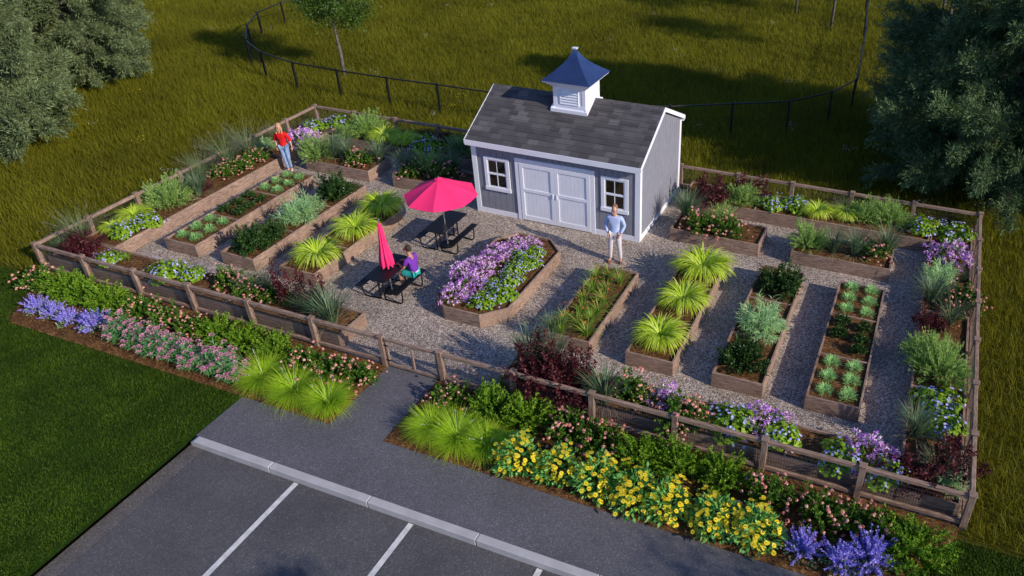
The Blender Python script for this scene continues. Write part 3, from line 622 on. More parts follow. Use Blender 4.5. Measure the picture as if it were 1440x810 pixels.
# loose bark chips on the strips
def chips(n, x0, x1, y0, y1, z):
    P = np.stack([U(x0,x1,n), U(y0,y1,n), np.full(n, z)], -1)
    return flat_leaves(P, rng.normal(0,.35,(n,3))+[0,0,1], U(.03,.07,n), U(.012,.025,n))
CM = leafmat('bark_chips', [(.04,.018,.007), (.12,.055,.02), (.22,.11,.045)], .9, 0, .1)
for bx in ((1.1,11.2),(12.7,21.8)):
    v = chips(5200, *bx, -2.0, -.1, .055)
    o = bpy.data.objects.new('bark_chips', fast_mesh('bark_chips', *v[:2], CM, v[2])); link(o); tag(o, 'loose brown bark chips scattered over the mulch strip '+('beside the lawn' if bx[0] < 5 else 'right of the gate'), 'bark chips', kind='stuff')

# ------------------------------------------------------------------ raised beds
HB, TH = .396, .045
def raised_bed(label, x0, x1, y0, y1, dividers=(), poly=None, ax=1):
    cx, cy = (x0+x1)/2, (y0+y1)/2
    r = empty('raised_bed', (cx, cy, 0), label, 'raised bed', 'raised wooden planting beds')
    x0 -= cx; x1 -= cx; y0 -= cy; y1 -= cy
    t = TH; z0 = .006
    def bd(m, w): 
        o = m.build('side_board', w, r, bevel=.004); return o
    bd(MB().box(x0,x1,y0,y0+t,z0,HB), WX); bd(MB().box(x0,x1,y1-t,y1,z0,HB), WX)
    bd(MB().box(x0,x0+t,y0+t+.001,y1-t-.001,z0,HB), WY); bd(MB().box(x1-t,x1,y0+t+.001,y1-t-.001,z0,HB), WY)
    for dv in dividers:
        if ax == 1: MB().box(x0+t+.001,x1-t-.001,dv-cy-.02,dv-cy+.02,.2,HB-.012).build('divider_board', WX, r, bevel=.003)
        else: MB().box(dv-cx-.02,dv-cx+.02,y0+t+.001,y1-t-.001,.2,HB-.012).build('divider_board', WY, r, bevel=.003)
    lumpy('soil', None, x0+t*.6, x1-t*.6, y0+t*.6, y1-t*.6, .06, .335, .022, M['mulch'], r)
    return r
BED = [
 ('long wooden raised bed, first from the left, with twelve blue-green sprigs', 2.27,3.43,2.02,6.93,(3.68,5.33)),
 ('long wooden raised bed with dark shrubs and shaggy pale plants, second from left', 4.31,5.47,2.04,6.94,(3.7,5.35)),
 ('long wooden raised bed holding three lime mounds, beside the picnic tables', 6.35,7.51,2.05,5.95,(3.5,5.05)),
 ('wooden raised bed filled with daylilies in front of the standing man', 14.28,15.42,2.04,5.27,()),
 ('long wooden raised bed holding three lime mounds, third from right', 16.31,17.46,2.04,6.85,(3.6,5.2)),
 ('long wooden raised bed with two dark shrubs, second from the right', 18.35,19.50,2.05,6.91,(3.68,5.3)),
 ('rightmost long wooden raised bed, with sprigs and small dark shrubs', 20.40,21.54,2.05,6.85,(3.67,5.34)),
]
for lab, *q in BED: raised_bed(lab, *q)
BX = [
 ('short wooden raised bed of grasses behind the woman in red', 2.3,4.9,7.8,9.0,()),
 ('short wooden raised bed behind the open pink umbrella', 5.85,8.5,7.8,9.0,()),
 ('short wooden raised bed beside the right wall of the shed', 15.42,18.03,7.84,8.97,()),
 ('short wooden raised bed at rear right, before the fence bed', 18.92,21.56,7.85,9.0,()),
 ('narrow wooden raised bed along the front fence, left of the gate', .10,9.84,.12,1.13,(3.1,6.3)),
 ('narrow wooden raised bed along the front fence, right of the gate', 14.08,22.42,.12,1.13,(17.2,20.35)),
 ('narrow wooden raised bed along the rear fence left of the shed', 1.42,8.95,9.83,11.05,(4.0,)),
 ('narrow wooden raised bed along the rear fence right of the shed', 15.1,22.42,9.83,11.05,(17.4,)),
]
for lab, *q in BX: raised_bed(lab, *q, ax=0)
raised_bed('long narrow wooden raised bed along the left fence', .10,1.40,1.15,11.05,(4.3,7.72))
raised_bed('long narrow wooden raised bed along the right fence', 22.44,23.55,.12,11.05,(3.26,6.3,9.6))
# eight-sided bed
def octagon():
    x0,x1,y0,y1 = 11.02,13.02,2.05,6.03; c = .53
    P = [(x0+c-.08,y0),(x1-c,y0),(x1,y0+c),(x1,y1-c),(x1-c,y1),(x0+c-.08,y1),(x0,y1-c),(x0,y0+c-.15)]
    cx, cy = (x0+x1)/2, (y0+y1)/2; P = [(a-cx,b-cy) for a,b in P]
    r = empty('raised_bed', (cx,cy,0), 'eight-sided wooden raised bed of purple and lavender flowers', 'raised bed', 'raised wooden planting beds')
    n = len(P); I = []
    for i in range(n):   # inner offset by half-angle mitre
        p, a, b = Vector(P[i]), Vector(P[i-1]), Vector(P[(i+1)%n])
        d1, d2 = (p-a).normalized(), (b-p).normalized(); n1, n2 = Vector((-d1.y,d1.x)), Vector((-d2.y,d2.x))
        m = (n1+n2).normalized(); I.append(p+m*(TH/max(.3, m.dot(n1))))
    for i in range(n):
        j = (i+1)%n; w = WY if abs(P[i][0]-P[j][0]) < .05 else WX
        MB().prism([P[i],P[j],I[j],I[i]], .006, HB).build('side_board', w, r, bevel=.003)
    MB().prism([tuple(v) for v in I], .3, .335).build('soil', M['mulch'], r)
octagon()

# ------------------------------------------------------------------ timber fence and gate
FX = [0.02,1.80,3.63,5.48,7.37,9.27,11.21,12.76,14.56,16.38,18.18,19.97,21.78,23.65]
BXs = [0.0,1.84,3.63,5.45,7.27,9.05,10.9,12.8,14.66,16.55,18.26,20.06,21.85,23.66]
LY = [0,1.6,3.2,4.8,6.4,8.0,9.62,11.18]; RY = [0,1.63,3.22,4.81,6.4,7.97,9.56,11.18]
fence = empty('timber_fence', (0,0,0), 'brown timber post-and-rail fence with wire mesh round the garden', 'fence')
def post(x, y, par=fence):
    m = MB(); w = .06
    m.box(x-w,x+w,y-w,y+w,-.1,.85)
    m.extr([(x-w-.012,y-w-.012,.85),(x+w+.012,y-w-.012,.85),(x+w+.012,y+w+.012,.85),(x-w-.012,y+w+.012,.85)], (0,0,.022))
    return m.build('post', WZ, par, bevel=.006)
def rail(x0,y0,x1,y1,z0,z1,par=fence,w=.035,nm='rail'):
    m = MB()
    if abs(y1-y0) < .05: m.box(x0,x1,y0-w,y0+w,z0,z1); mt = WX
    else: m.box(x0-w,x0+w,y0,y1,z0,z1); mt = WY
    return m.build(nm, mt, par, bevel=.008)
def mesh_wire(x0,y0,x1,y1,par=fence):
    m = MB(); L_ = math.hypot(x1-x0,y1-y0); n = int(L_/.05); r = .0018
    hx = abs(y1-y0) < .05; off = .012
    for k in range(1, n):
        t = k*L_/n
        if hx: m.box(x0+t-r,x0+t+r,y0+off-r,y0+off+r,.18,.735)
        else: m.box(x0+off-r,x0+off+r,y0+t-r,y0+t+r,.18,.735)
    for k in range(6):
        z = .22+.1*k
        if hx: m.box(x0,x1,y0+off-r*3,y0+off-r,z-r,z+r)
        else: m.box(x0+off-r*3,x0+off-r,y0,y1,z-r,z+r)
    return m.build('wire_mesh', M['wire'], par)
def fence_run(pts, skip=()):
    for i in range(len(pts)-1):
        if i in skip: continue
        (a,b),(c,d) = pts[i], pts[i+1]; hx = abs(d-b) < .05
        ax, bx = (a+.06, c-.06) if hx else (a, c); ay, by = (b, d) if hx else (b+.06, d-.06)
        rail(ax,ay,bx,by,.745,.835,nm='top_rail',w=.04); rail(ax,ay,bx,by,.10,.18,nm='bottom_rail'); mesh_wire(ax,ay,bx,by)
for x in FX: post(x, 0)
for x in BXs: post(x, 11.18)
for y in LY[1:-1]: post(0, y)
for y in RY[1:-1]: post(23.65, y)
fence_run([(x,0) for x in FX], skip=(6,))
fence_run([(x,11.18) for x in BXs]); fence_run([(0,y) for y in LY]); fence_run([(23.65,y) for y in RY])
gate = empty('garden_gate', (12.0,0,0), 'closed low timber gate with wire mesh between two fence posts', 'gate')
def grail(*a, **k):
    o = rail(*a, par=gate, **k); o.location.x = -12.0; return o
grail(11.30,0,12.67,0,.745,.825,nm='gate_rail',w=.028); grail(11.30,0,12.67,0,.05,.12,nm='gate_rail',w=.028)
for x in (11.31, 11.98, 12.62):
    o = MB().box(x,x+.045,-.022,.022,.122,.743).build('gate_stile', WZ, gate, bevel=.004); o.location.x = -12.0
o = mesh_wire(11.36,0,12.62,0,gate); o.location.x = -12.0
for z in (.2,.62):
    MB().box(-.76,-.60,-.033,-.024,z,z+.03).build('hinge', M['iron'], gate)

# ------------------------------------------------------------------ black wire fence behind
pts = [(-10.6,24.2),(-11.3,22.1),(-10.97,20.04),(-9.6,17.9),(-7.85,15.99),(-5.89,14.82),(-3.55,14.13),(-1.16,14.0),(1.33,13.95),(3.67,14.0),(6.1,14.0),(8.5,14.02),(10.8,14.3),(12.95,15.1),(15.0,16.2),(16.9,17.2),(18.2,18.8),(18.85,20.6),(18.7,23.1),(18.5,25.7),(18.3,28.3),(18.0,31.0),(17.75,33.8),(17.4,36.6),(17.1,39.4)]
bf = empty('black_wire_fence', (0,14,0), 'thin black metal fence curving through the meadow behind the shed', 'fence')
def bfm(nm, m, mat=M['iron']):
    o = m.build(nm, mat, bf); o.location.y = -14; return o
for (x,y) in pts: bfm('post', MB().box(x-.038,x+.038,y-.038,y+.038,-.05,1.26))
for a, c in zip(pts[:-1], pts[1:]):
    bfm('top_rail', MB().tube([(*a,1.2),(*c,1.2)], .030, 6))
    m = MB(); d = Vector((c[0]-a[0], c[1]-a[1], 0)); n = int(d.length/.12)
    for k in range(1, n):
        p = Vector((*a,0))+d*k/n; m.tube([(p.x,p.y,.05),(p.x,p.y,1.19)], .0018, 3)
    for z in (.06,.3,.6,.9): m.tube([(*a,z),(*c,z)], .0022, 3)
    bfm('wire_mesh', m)
# ------------------------------------------------------------------ garden shed
SX, SY = 9.29, 7.39; SW, SD = 5.36, 3.60
OF = .19      # front overhang
RY_, RZ, EF, EB, OH = 9.143-7.39, 3.464, 2.425, 2.563, .075     # ridge y (local), ridge z, eave heights
shed = empty('garden_shed', (SX, SY, 0), 'grey and white garden shed with dark shingle roof and louvred cupola', 'shed')
W_, SG = M['white'], M['siding']
zf = EF-.16; sl1 = (RZ-EF)/(RY_+OF); sl2 = (RZ-EB)/(SD+OH-RY_)
zB = EB-.16
# front / back walls from boards with grooves
def boards(u0, u1, z0, z1, put, pitch=.205, gap=.012):
    n = max(1, round((u1-u0)/pitch)); p = (u1-u0)/n
    for i in range(n): put(u0+i*p+gap/2, u0+(i+1)*p-gap/2, z0, z1)
m = MB(); m.box(.03, SW-.03, .03, .06, .0, zf); boards(.02, SW-.02, .02, zf+.02, lambda a,b,c,d: m.box(a,b,.006,.03,c,d)); m.build('front_wall', SG, shed)
m = MB(); m.box(.03, SW-.03, SD-.06, SD-.03, .0, zB); boards(.02, SW-.02, .02, zB, lambda a,b,c,d: m.box(a,b,SD-.03,SD-.006,c,d)); m.build('rear_wall', SG, shed)
def roofz(y): return EF-.05+sl1*(y+OF) if y < RY_ else EB-.05+sl2*(SD+OH-y)
for side, nm in ((0,'left_wall'),(1,'right_wall')):
    m = MB(); xa, xb = (.03,.06) if side == 0 else (SW-.06, SW-.03)
    m.extr([(xa,.06,0),(xa,SD-.06,0),(xa,SD-.06,roofz(SD)-.08),(xa,RY_,RZ-.14),(xa,.06,roofz(0)-.08)], (xb-xa,0,0))
    X0, X1 = (.006,.029) if side == 0 else (SW-.029, SW-.006)
    n = 17; p = (SD-.04)/n
    for i in range(n):
        a, b = .02+i*p+.0035, .02+(i+1)*p-.0035
        tp = [(b, roofz(b)-.07), (a, roofz(a)-.07)]
        if a < RY_ < b: tp.insert(1, (RY_, RZ-.12))
        m.extr([(X0,a,.02),(X0,b,.02)]+[(X0,yy,zz) for yy,zz in tp], (X1-X0,0,0))
    m.build(nm, SG, shed)
# trim: corner boards, skirt
for x in (-.012, SW-.148):
    for (ya,yb) in ((-.012,.0055),(SD-.0055,SD+.012)):
        MB().box(x, x+.16, ya, yb, .0, (zf if ya < 1 else zB)).build('corner_board', W_, shed, bevel=.003)
for x in (-.012, SW-.0055):
    for (ya,yb,zt) in ((.006,.14,zf+.05),(SD-.14,SD-.006,zB+.05)):
        MB().box(x, x+.0175, ya, yb, .0, zt).build('corner_board', W_, shed, bevel=.003)
MB().box(.149,1.43,-.010,.0055,.0,.17).build('skirt_board', W_, shed, bevel=.003)
MB().box(3.99,SW-.149,-.010,.0055,.0,.17).build('skirt_board', W_, shed, bevel=.003)
for x in (-.010, SW-.0055): MB().box(x, x+.0155, .141, SD-.141, .0, .17).build('skirt_board', W_, shed, bevel=.003)
# roof: two slopes with lapped shingle courses
def slope(y0, z0, y1, z1, rows, nm):
    V, F, UV = [], [], []; x0, x1 = -OH, SW+OH; L_ = math.hypot(y1-y0, z1-z0)
    up = Vector((0, -(z1-z0), (y1-y0))).normalized(); 
    if up.z < 0: up = -up
    def P(x, t, h): return Vector((x, y0+(y1-y0)*t, z0+(z1-z0)*t)) + up*h
    for i in range(rows):
        ta, tb = i/rows, min(1, (i+1.0)/rows); b = len(V)
        V += [P(x0,ta,.014),P(x1,ta,.014),P(x1,tb,.003),P(x0,tb,.003),P(x0,ta,-.0),P(x1,ta,-.0)]
        va, vb = ta*L_, tb*L_-.001; sh = 0
        F += [(b,b+1,b+2,b+3),(b+4,b+5,b+1,b)]; UV += [(x0,va),(x1,va),(x1,vb),(x0,vb),(x0,va),(x1,va),(x1,va),(x0,va)]
    b = len(V); V += [P(x0,0,-.04),P(x1,0,-.04),P(x1,1,-.04),P(x0,1,-.04),P(x0,0,0),P(x1,0,0),P(x1,1,0),P(x0,1,0)]
    for f in ((0,3,2,1),(0,1,5,4),(1,2,6,5),(2,3,7,6),(3,0,4,7)): F.append(tuple(b+i for i in f)); UV += [(0,0)]*4
    me = bpy.data.meshes.new(nm); me.from_pydata([tuple(v) for v in V], [], F); me.materials.append(M['shingle'])
    ul = me.uv_layers.new(name='uv'); 
    for i, c in enumerate(UV): ul.data[i].uv = (c[0]+5, c[1])
    o = bpy.data.objects.new(nm, me); link(o, shed); return o
slope(-OF, EF, RY_-.003, RZ, 11, 'roof'); slope(SD+OH, EB, RY_+.003, RZ, 11, 'roof')
MB().extr([(-OH,RY_-.11,RZ-.11*sl1+.022),(-OH,RY_,RZ+.022),(-OH,RY_+.11,RZ-.11*sl2+.022),(-OH,RY_+.11,RZ-.11*sl2+.012),(-OH,RY_,RZ+.012),(-OH,RY_-.11,RZ-.11*sl1+.012)], (SW+2*OH,0,0)).build('ridge_cap', plain('ridge_shingle', (.085,.08,.08), .9, noise=6, amt=.3), shed)
MB().box(-OH-.002, SW+OH+.002, -OF-.02, -OF, EF-.155, EF+.01).build('fascia', W_, shed, bevel=.003)
MB().box(-OH, SW+OH, -OF+.001, .006, EF-.155, EF-.135).build('soffit', W_, shed)
MB().box(-OH-.002, SW+OH+.002, SD+OH, SD+OH+.02, EB-.155, EB+.01).build('fascia', W_, shed, bevel=.003)
MB().box(-OH, SW+OH, SD-.006, SD+OH-.001, EB-.155, EB-.135).build('soffit', W_, shed)
for x in (-OH-.022, SW+OH+.002):
    T = .13
    for (ya,za,yb,zb_) in ((-OF-.02,EF+.008,RY_,RZ+.02),(SD+OH+.02,EB+.008,RY_,RZ+.02)):
        MB().extr([(x,ya,za),(x,yb,zb_),(x,yb,zb_-T),(x,ya,za-T)], (.02,0,0)).build('rake_board', W_, shed, bevel=.002)
# windows
def window(x0, x1, z0, z1):
    fr = .11; m = MB()
    m.box(x0,x1,-.022,.0055,z1-fr*.7,z1).box(x0-.01,x1+.01,-.04,.0055,z0,z0+fr).box(x0,x0+fr,-.022,.0055,z0+fr+.001,z1-fr*.7-.001).box(x1-fr,x1,-.022,.0055,z0+fr+.001,z1-fr*.7-.001)
    w = m.build('window', W_, shed, bevel=.003)
    a, b, c, d = x0+fr+.001, x1-fr-.001, z0+fr+.001, z1-fr*.7-.001; zm = (c+d)/2; s = MB(); t = .035
    for (lo, hi, yy) in ((c, zm, -.012), (zm+.001, d, -.004)):
        s.box(a,b,yy,.005,lo,lo+t).box(a,b,yy,.005,hi-t,hi).box(a,a+t,yy,.005,lo+t,hi-t).box(b-t,b,yy,.005,lo+t,hi-t).box((a+b)/2-.011,(a+b)/2+.011,yy+.002,.005,lo+t,hi-t)
    s.build('sash', W_, w)
    MB().box(a,b,.0008,.0052,c,d).build('pane', M['glass'], w)
window(9.68-SX, 10.525-SX, .83, 1.91); window(13.47-SX, 14.30-SX, .84, 1.93)
# clear dark recess is the glass itself: sits proud of the boards
# double door
dx0, dx1 = 10.73-SX, 13.27-SX; zt = 2.03
m = MB(); c = .13
m.box(dx0,dx0+c,-.026,.0055,0.0,zt-c-.001).box(dx1-c,dx1,-.026,.0055,0.0,zt-c-.001).box(dx0,dx1,-.026,.0055,zt-c,zt)
m.build('door_casing', W_, shed, bevel=.003)
mid = (dx0+dx1)/2
for (a, b) in ((dx0+c+.006, mid-.004), (mid+.004, dx1-c-.006)):
    m = MB(); z0, z1 = .03, zt-c-.008; s = .12; zm = .98
    m.box(a,a+s,-.034,-.002,z0,z1).box(b-s,b,-.034,-.002,z0,z1).box(a+s+.001,b-s-.001,-.034,-.002,z1-s,z1).box(a+s+.001,b-s-.001,-.034,-.002,z0,z0+.16).box(a+s+.001,b-s-.001,-.034,-.002,zm,zm+.10)
    d = m.build('door', W_, shed, bevel=.004)
    p = MB()
    for lo, hi in ((z0+.161,zm-.001),(zm+.101,z1-s-.001)): boards(a+s+.001,b-s-.001,lo,hi, lambda q,r,e,f: p.box(q,r,-.014,.003,e,f), pitch=.13, gap=.009)
    p.box(a+s,b-s,-.006,.0035,z0+.16,z1-s); p.build('panel', W_, d)
    hx = (b-s/2) if a < mid-.5 and b < mid+.01 else (a+s/2)
    MB().box(hx-.012,hx+.012,-.055,-.035,.92,1.06).build('handle', W_, d, bevel=.004)
# cupola
cu = MB(); ccx, ccy, hw = 12.0-SX, 9.10-SY, .50
def roofsurf(y): return EF+sl1*(y+OF) if y < RY_ else EB+sl2*(SD+OH-y)
def frust(m, a0, z0, a1, z1, mi=0):
    b = len(m.v); m.v += [(ccx-a0,ccy-a0,z0),(ccx+a0,ccy-a0,z0),(ccx+a0,ccy+a0,z0),(ccx-a0,ccy+a0,z0),(ccx-a1,ccy-a1,z1),(ccx+a1,ccy-a1,z1),(ccx+a1,ccy+a1,z1),(ccx-a1,ccy+a1,z1)]
    for f in ((3,2,1,0),(4,5,6,7),(0,1,5,4),(1,2,6,5),(2,3,7,6),(3,0,4,7)): m.f.append(tuple(b+i for i in f)); m.m.append(mi)
def skirtbox(m, a, ztop, lift=.0):      # sits over the ridge
    P = [(ccx-a, ccy-a, roofsurf(ccy-a)-.03), (ccx-a, ccy+a, roofsurf(ccy+a)-.03), (ccx-a, ccy+a, ztop), (ccx-a, ccy-a, ztop)]
    m.extr([P[0], (ccx-a, ccy-.02, RZ-.05), P[1], P[2], P[3]], (2*a,0,0))
cp = MB(); skirtbox(cp, hw, 4.0); cbody = cp.build('cupola', W_, shed, bevel=.004)
# stepped base trim following the slope
bt = MB()
def trimbox(a, h, zfn):
    for s in (-1, 1):
        pts_ = [(ccy-a, roofsurf(ccy-a)-.02), (ccy, RZ-.02), (ccy+a, roofsurf(ccy+a)-.02), (ccy+a, roofsurf(ccy+a)+h), (ccy, RZ+h), (ccy-a, roofsurf(ccy-a)+h)]
        x = ccx+s*hw; bt.extr([(x, p, q) for p, q in pts_], (s*(a-hw),0,0))
    bt.box(ccx-a+.001, ccx+a-.001, ccy-a-.001, ccy-hw-.001, roofsurf(ccy-a)-.03, roofsurf(ccy-a)+h+.01)
    bt.box(ccx-a+.001, ccx+a-.001, ccy+hw+.001, ccy+a+.001, roofsurf(ccy+a)-.03, roofsurf(ccy+a)+h+.01)
trimbox(.585, .10, None); bt.build('base_trim', W_, cbody, bevel=.004)
ct = MB(); frust(ct, .52, 3.86, .60, 3.95); frust(ct, .63, 3.951, .69, 4.02); frust(ct, .72, 4.021, .746, 4.075); ct.build('cornice', W_, cbody, bevel=.003)
# louvres and stiles on each face
lv = MB(); st = MB()
for k in range(4):
    a = k*PI/2; ca, sa = math.cos(a), math.sin(a)
    def R_(x, y, z): return (ccx+x*ca-y*sa, ccy+x*sa+y*ca, z)
    def bx(m, x0, x1, y0, y1, z0, z1):
        b = len(m.v); m.v += [R_(x0,y0,z0),R_(x1,y0,z0),R_(x1,y1,z0),R_(x0,y1,z0),R_(x0,y0,z1),R_(x1,y0,z1),R_(x1,y1,z1),R_(x0,y1,z1)]
        for f in ((3,2,1,0),(4,5,6,7),(0,1,5,4),(1,2,6,5),(2,3,7,6),(3,0,4,7)): m.f.append(tuple(b+i for i in f)); m.m.append(0)
    lv = MB(); zb_ = (3.30 if k in (0,2) else 3.60)
    y = -hw
    bx(st,-hw-.012,-hw+.10,y-.014,y-.001,zb_,3.87); bx(st,hw-.10,hw+.012,y-.014,y-.001,zb_,3.87)
    bx(st,-hw+.101,hw-.101,y-.014,y-.001,3.80,3.87)
    if k in (0,2): bx(st,-hw+.101,hw-.101,y-.014,y-.001,zb_,zb_+.07)
    z0_ = zb_+.07 if k in (0,2) else 3.60
    bx(st,-.30,-.27,y-.03,y-.001,z0_,3.80); bx(st,.27,.30,y-.03,y-.001,z0_,3.80)
    n = int((3.79-z0_)/.075)
    for i in range(n):
        z = z0_+.01+i*.078; b = len(lv.v)
        q = [(-.268,y-.034,z),(.268,y-.034,z),(.268,y-.003,z+.06),(-.268,y-.003,z+.06),(-.268,y-.034,z+.012),(.268,y-.034,z+.012),(.268,y-.003,z+.072),(-.268,y-.003,z+.072)]
        lv.v += [R_(*p) for p in q]
        for f in ((3,2,1,0),(4,5,6,7),(0,1,5,4),(1,2,6,5),(2,3,7,6),(3,0,4,7)): lv.f.append(tuple(b+i for i in f)); lv.m.append(0)
    lv.build('louvre', W_, cbody)
st.build('stiles', W_, cbody, bevel=.003)
# swept metal roof
cr = MB(); prof = []
for i in range(13):
    t = i/12; a = .765*(1-t)**1.55+.055*t + .0; prof.append((a, 4.078+.78*t))
V0 = 0
for a, z in prof: cr.v += [(ccx-a,ccy-a,z),(ccx+a,ccy-a,z),(ccx+a,ccy+a,z),(ccx-a,ccy+a,z)]
for i in range(12):
    for k in range(4): cr.f.append((i*4+k, i*4+(k+1)%4, i*4+4+(k+1)%4, i*4+4+k)); cr.m.append(0)
cr.f.append((3,2,1,0)); cr.f.append((48,49,50,51)); cr.m += [0,0]
o = cr.build('cupola_roof', M['copper'], shed)
cap = MB(); frust(cap, .065, 4.855, .075, 4.89); cap.build('finial_cap', W_, cbody)

# ------------------------------------------------------------------ picnic tables
def picnic_table(x, y, label):
    r = empty('picnic_table', (x,y,0), label, 'picnic table', 'black picnic tables')
    K = M['black']
    MB().box(-.33,.33,-.66,.66,.715,.745).build('tabletop', K, r, bevel=.012)
    for s in (-1,1): MB().box(s*.545-.105,s*.545+.105,-.66,.66,.425,.45).build('bench_seat', K, r, bevel=.01)
    for yy in (-.44,.44):
        for s in (-1,1):
            MB().tube([(s*.62,yy,.425),(s*.62,yy,.25),(s*.60,yy,.09),(s*.54,yy,.03),(s*.42,yy,.022),(s*.06,yy,.05)], .02, 8).build('leg', K, r, smooth=True)
            MB().tube([(s*.60,yy,.41),(s*.42,yy,.41),(s*.40,yy,.41)], .014, 6).build('brace', K, r)
        MB().tube([(-.07,yy,.045),(-.07,yy,.715)], .022, 8).tube([(.07,yy,.045),(.07,yy,.715)], .022, 8).tube([(-.27,yy,.70),(.27,yy,.70)], .016, 6).build('frame', K, r)
    MB().tube([(0,-.43,.3),(0,.43,.3)], .015, 6).build('stretcher', K, r)
    return r
TA, TB = (9.54,2.63), (9.54,5.27)
picnic_table(*TA, 'black metal picnic table under the closed pink umbrella, with seated man')
picnic_table(*TB, 'black metal picnic table shaded by the open pink umbrella')
# open umbrella
ux, uy = 9.56, 5.22; u = empty('umbrella', (ux,uy,0), 'open bright pink umbrella standing over the rear picnic table', 'umbrella')
MB().tube([(0,0,.0),(0,0,2.14)], .02, 10).build('pole', M['alu'], u)
MB().tube([(0,0,.006),(0,0,.06)], .22, 20).build('base', M['black'], u)
m = MB(); R8, zr, zt_ = 1.04, 1.62, 2.10; ph = 3.511
for k in range(8):
    a0, a1 = ph+k*PI/4, ph+(k+1)*PI/4; n = 6
    for i in range(n):
        for j in range(4):
            def pt(t, s):
                rr = R8*t; aa = (1-s); x = rr*((1-s)*math.cos(a0)+s*math.cos(a1)); yq = rr*((1-s)*math.sin(a0)+s*math.sin(a1))
                sag = -.035*math.sin(PI*s)*t; return (x, yq, zt_-(zt_-zr)*t**1.12+sag*(1-.2*t))
            t0, t1, s0, s1 = .03+.97*i/n, .03+.97*(i+1)/n, j/4, (j+1)/4
            m.poly([pt(t0,s0),pt(t1,s0),pt(t1,s1),pt(t0,s1)])
cano = m.build('canopy', M['pink'], u)
md = cano.modifiers.new('weld','WELD'); md.merge_threshold = .001
md = cano.modifiers.new('thick','SOLIDIFY'); md.thickness = .008
m = MB()
for k in range(8):
    a = ph+k*PI/4+.0; m.tube([(.03*math.cos(a),.03*math.sin(a),zt_-.03),(1.0*math.cos(a),1.0*math.sin(a),zr+.01)], .006, 5)
    m.tube([(.03*math.cos(a),.03*math.sin(a),1.45),(.55*math.cos(a),.55*math.sin(a),zr+.2)], .005, 5)
m.build('ribs', M['alu'], u)
m = MB()
for k in range(8):
    a0, a1 = ph+k*PI/4, ph+(k+1)*PI/4
    m.poly([(0,0,2.15),(.13*math.cos(a0),.13*math.sin(a0),2.10),(.13*math.cos(a1),.13*math.sin(a1),2.10)])
m.build('top_vent', M['pink'], u)
MB().tube([(0,0,2.13),(0,0,2.19)], [.016,.008], 8).build('finial', M['alu'], u)
# closed umbrella
u = empty('umbrella', (9.48,2.64,0), 'closed pink umbrella folded round its pole on the front table', 'umbrella')
MB().tube([(0,0,.0),(0,0,2.12)], .02, 10).build('pole', M['alu'], u)
MB().tube([(0,0,.006),(0,0,.06)], .22, 20).build('base', M['black'], u)
m = MB(); n = 48; rows = 14
for i in range(rows+1):
    t = i/rows; z = .80+1.26*t; rr = .135*(1-t)**.7+.015+.02*math.sin(2.6*t*PI)*(1-t)
    for k in range(n):
        a = 2*PI*k/n; q = rr*(1+.26*math.cos(8*a+1.5*t)*(1-t*.5)); m.v.append((q*math.cos(a), q*math.sin(a), z-.035*(1-t)*math.cos(8*a)))
for i in range(rows):
    for k in range(n): m.f.append((i*n+k, i*n+(k+1)%n, (i+1)*n+(k+1)%n, (i+1)*n+k)); m.m.append(0)
m.f.append(tuple(rows*n+k for k in range(n))); m.m.append(0)
m.build('canopy', M['pink'], u, smooth=True)
MB().tube([(0,0,1.21),(0,0,1.235)], .122, 16).build('strap', M['pink'], u)
MB().tube([(0,0,2.05),(0,0,2.16)], [.014,.006], 8).build('finial', M['alu'], u)

# ------------------------------------------------------------------ people
def skin_mesh(name, verts, edges, radii, mat, sub=2, root=0):
    me = bpy.data.meshes.new(name); me.from_pydata([tuple(v) for v in verts], edges, [])
    o = bpy.data.objects.new('tmp', me); COL.objects.link(o)
    sk = o.modifiers.new('s','SKIN'); sk.use_smooth_shade = True; sk.branch_smoothing = .4
    sd = o.modifiers.new('d','SUBSURF'); sd.levels = sub; sd.render_levels = sub
    for i, r in enumerate(radii): 
        d = me.skin_vertices[0].data[i]; d.radius = r if isinstance(r, tuple) else (r, r); d.use_root = (i == root)
    dg = bpy.context.evaluated_depsgraph_get(); dg.update()
    res = bpy.data.meshes.new_from_object(o.evaluated_get(dg)); res.name = name
    bpy.data.objects.remove(o); res.materials.clear(); res.materials.append(mat); return res
def join_meshes(name, meshes, mats):
    bm = bmesh.new()
    for me, mi in meshes:
        n0 = len(bm.faces); bm.from_mesh(me); bm.faces.ensure_lookup_table()
        for f in bm.faces[n0:]: f.material_index = mi; f.smooth = True
    out = bpy.data.meshes.new(name); bm.to_mesh(out); bm.free()
    for x in mats: out.materials.append(x)
    return out
def ball(c, r, sc=(1,1,1), seg=12):
    bm = bmesh.new(); bmesh.ops.create_uvsphere(bm, u_segments=seg, v_segments=seg//2+2, radius=r)
    for v in bm.verts: v.co = Vector((v.co.x*sc[0], v.co.y*sc[1], v.co.z*sc[2]))+Vector(c)
    me = bpy.data.meshes.new('b'); bm.to_mesh(me); bm.free(); return me
EYE = plain('eye_dark', (.03,.025,.02), .3); LIP = plain('lips', (.42,.14,.11), .5)
def chainmesh(nm, pts, rr, mat, sub=1):
    return skin_mesh(nm, pts, [(i,i+1) for i in range(len(pts)-1)], rr, mat, sub)
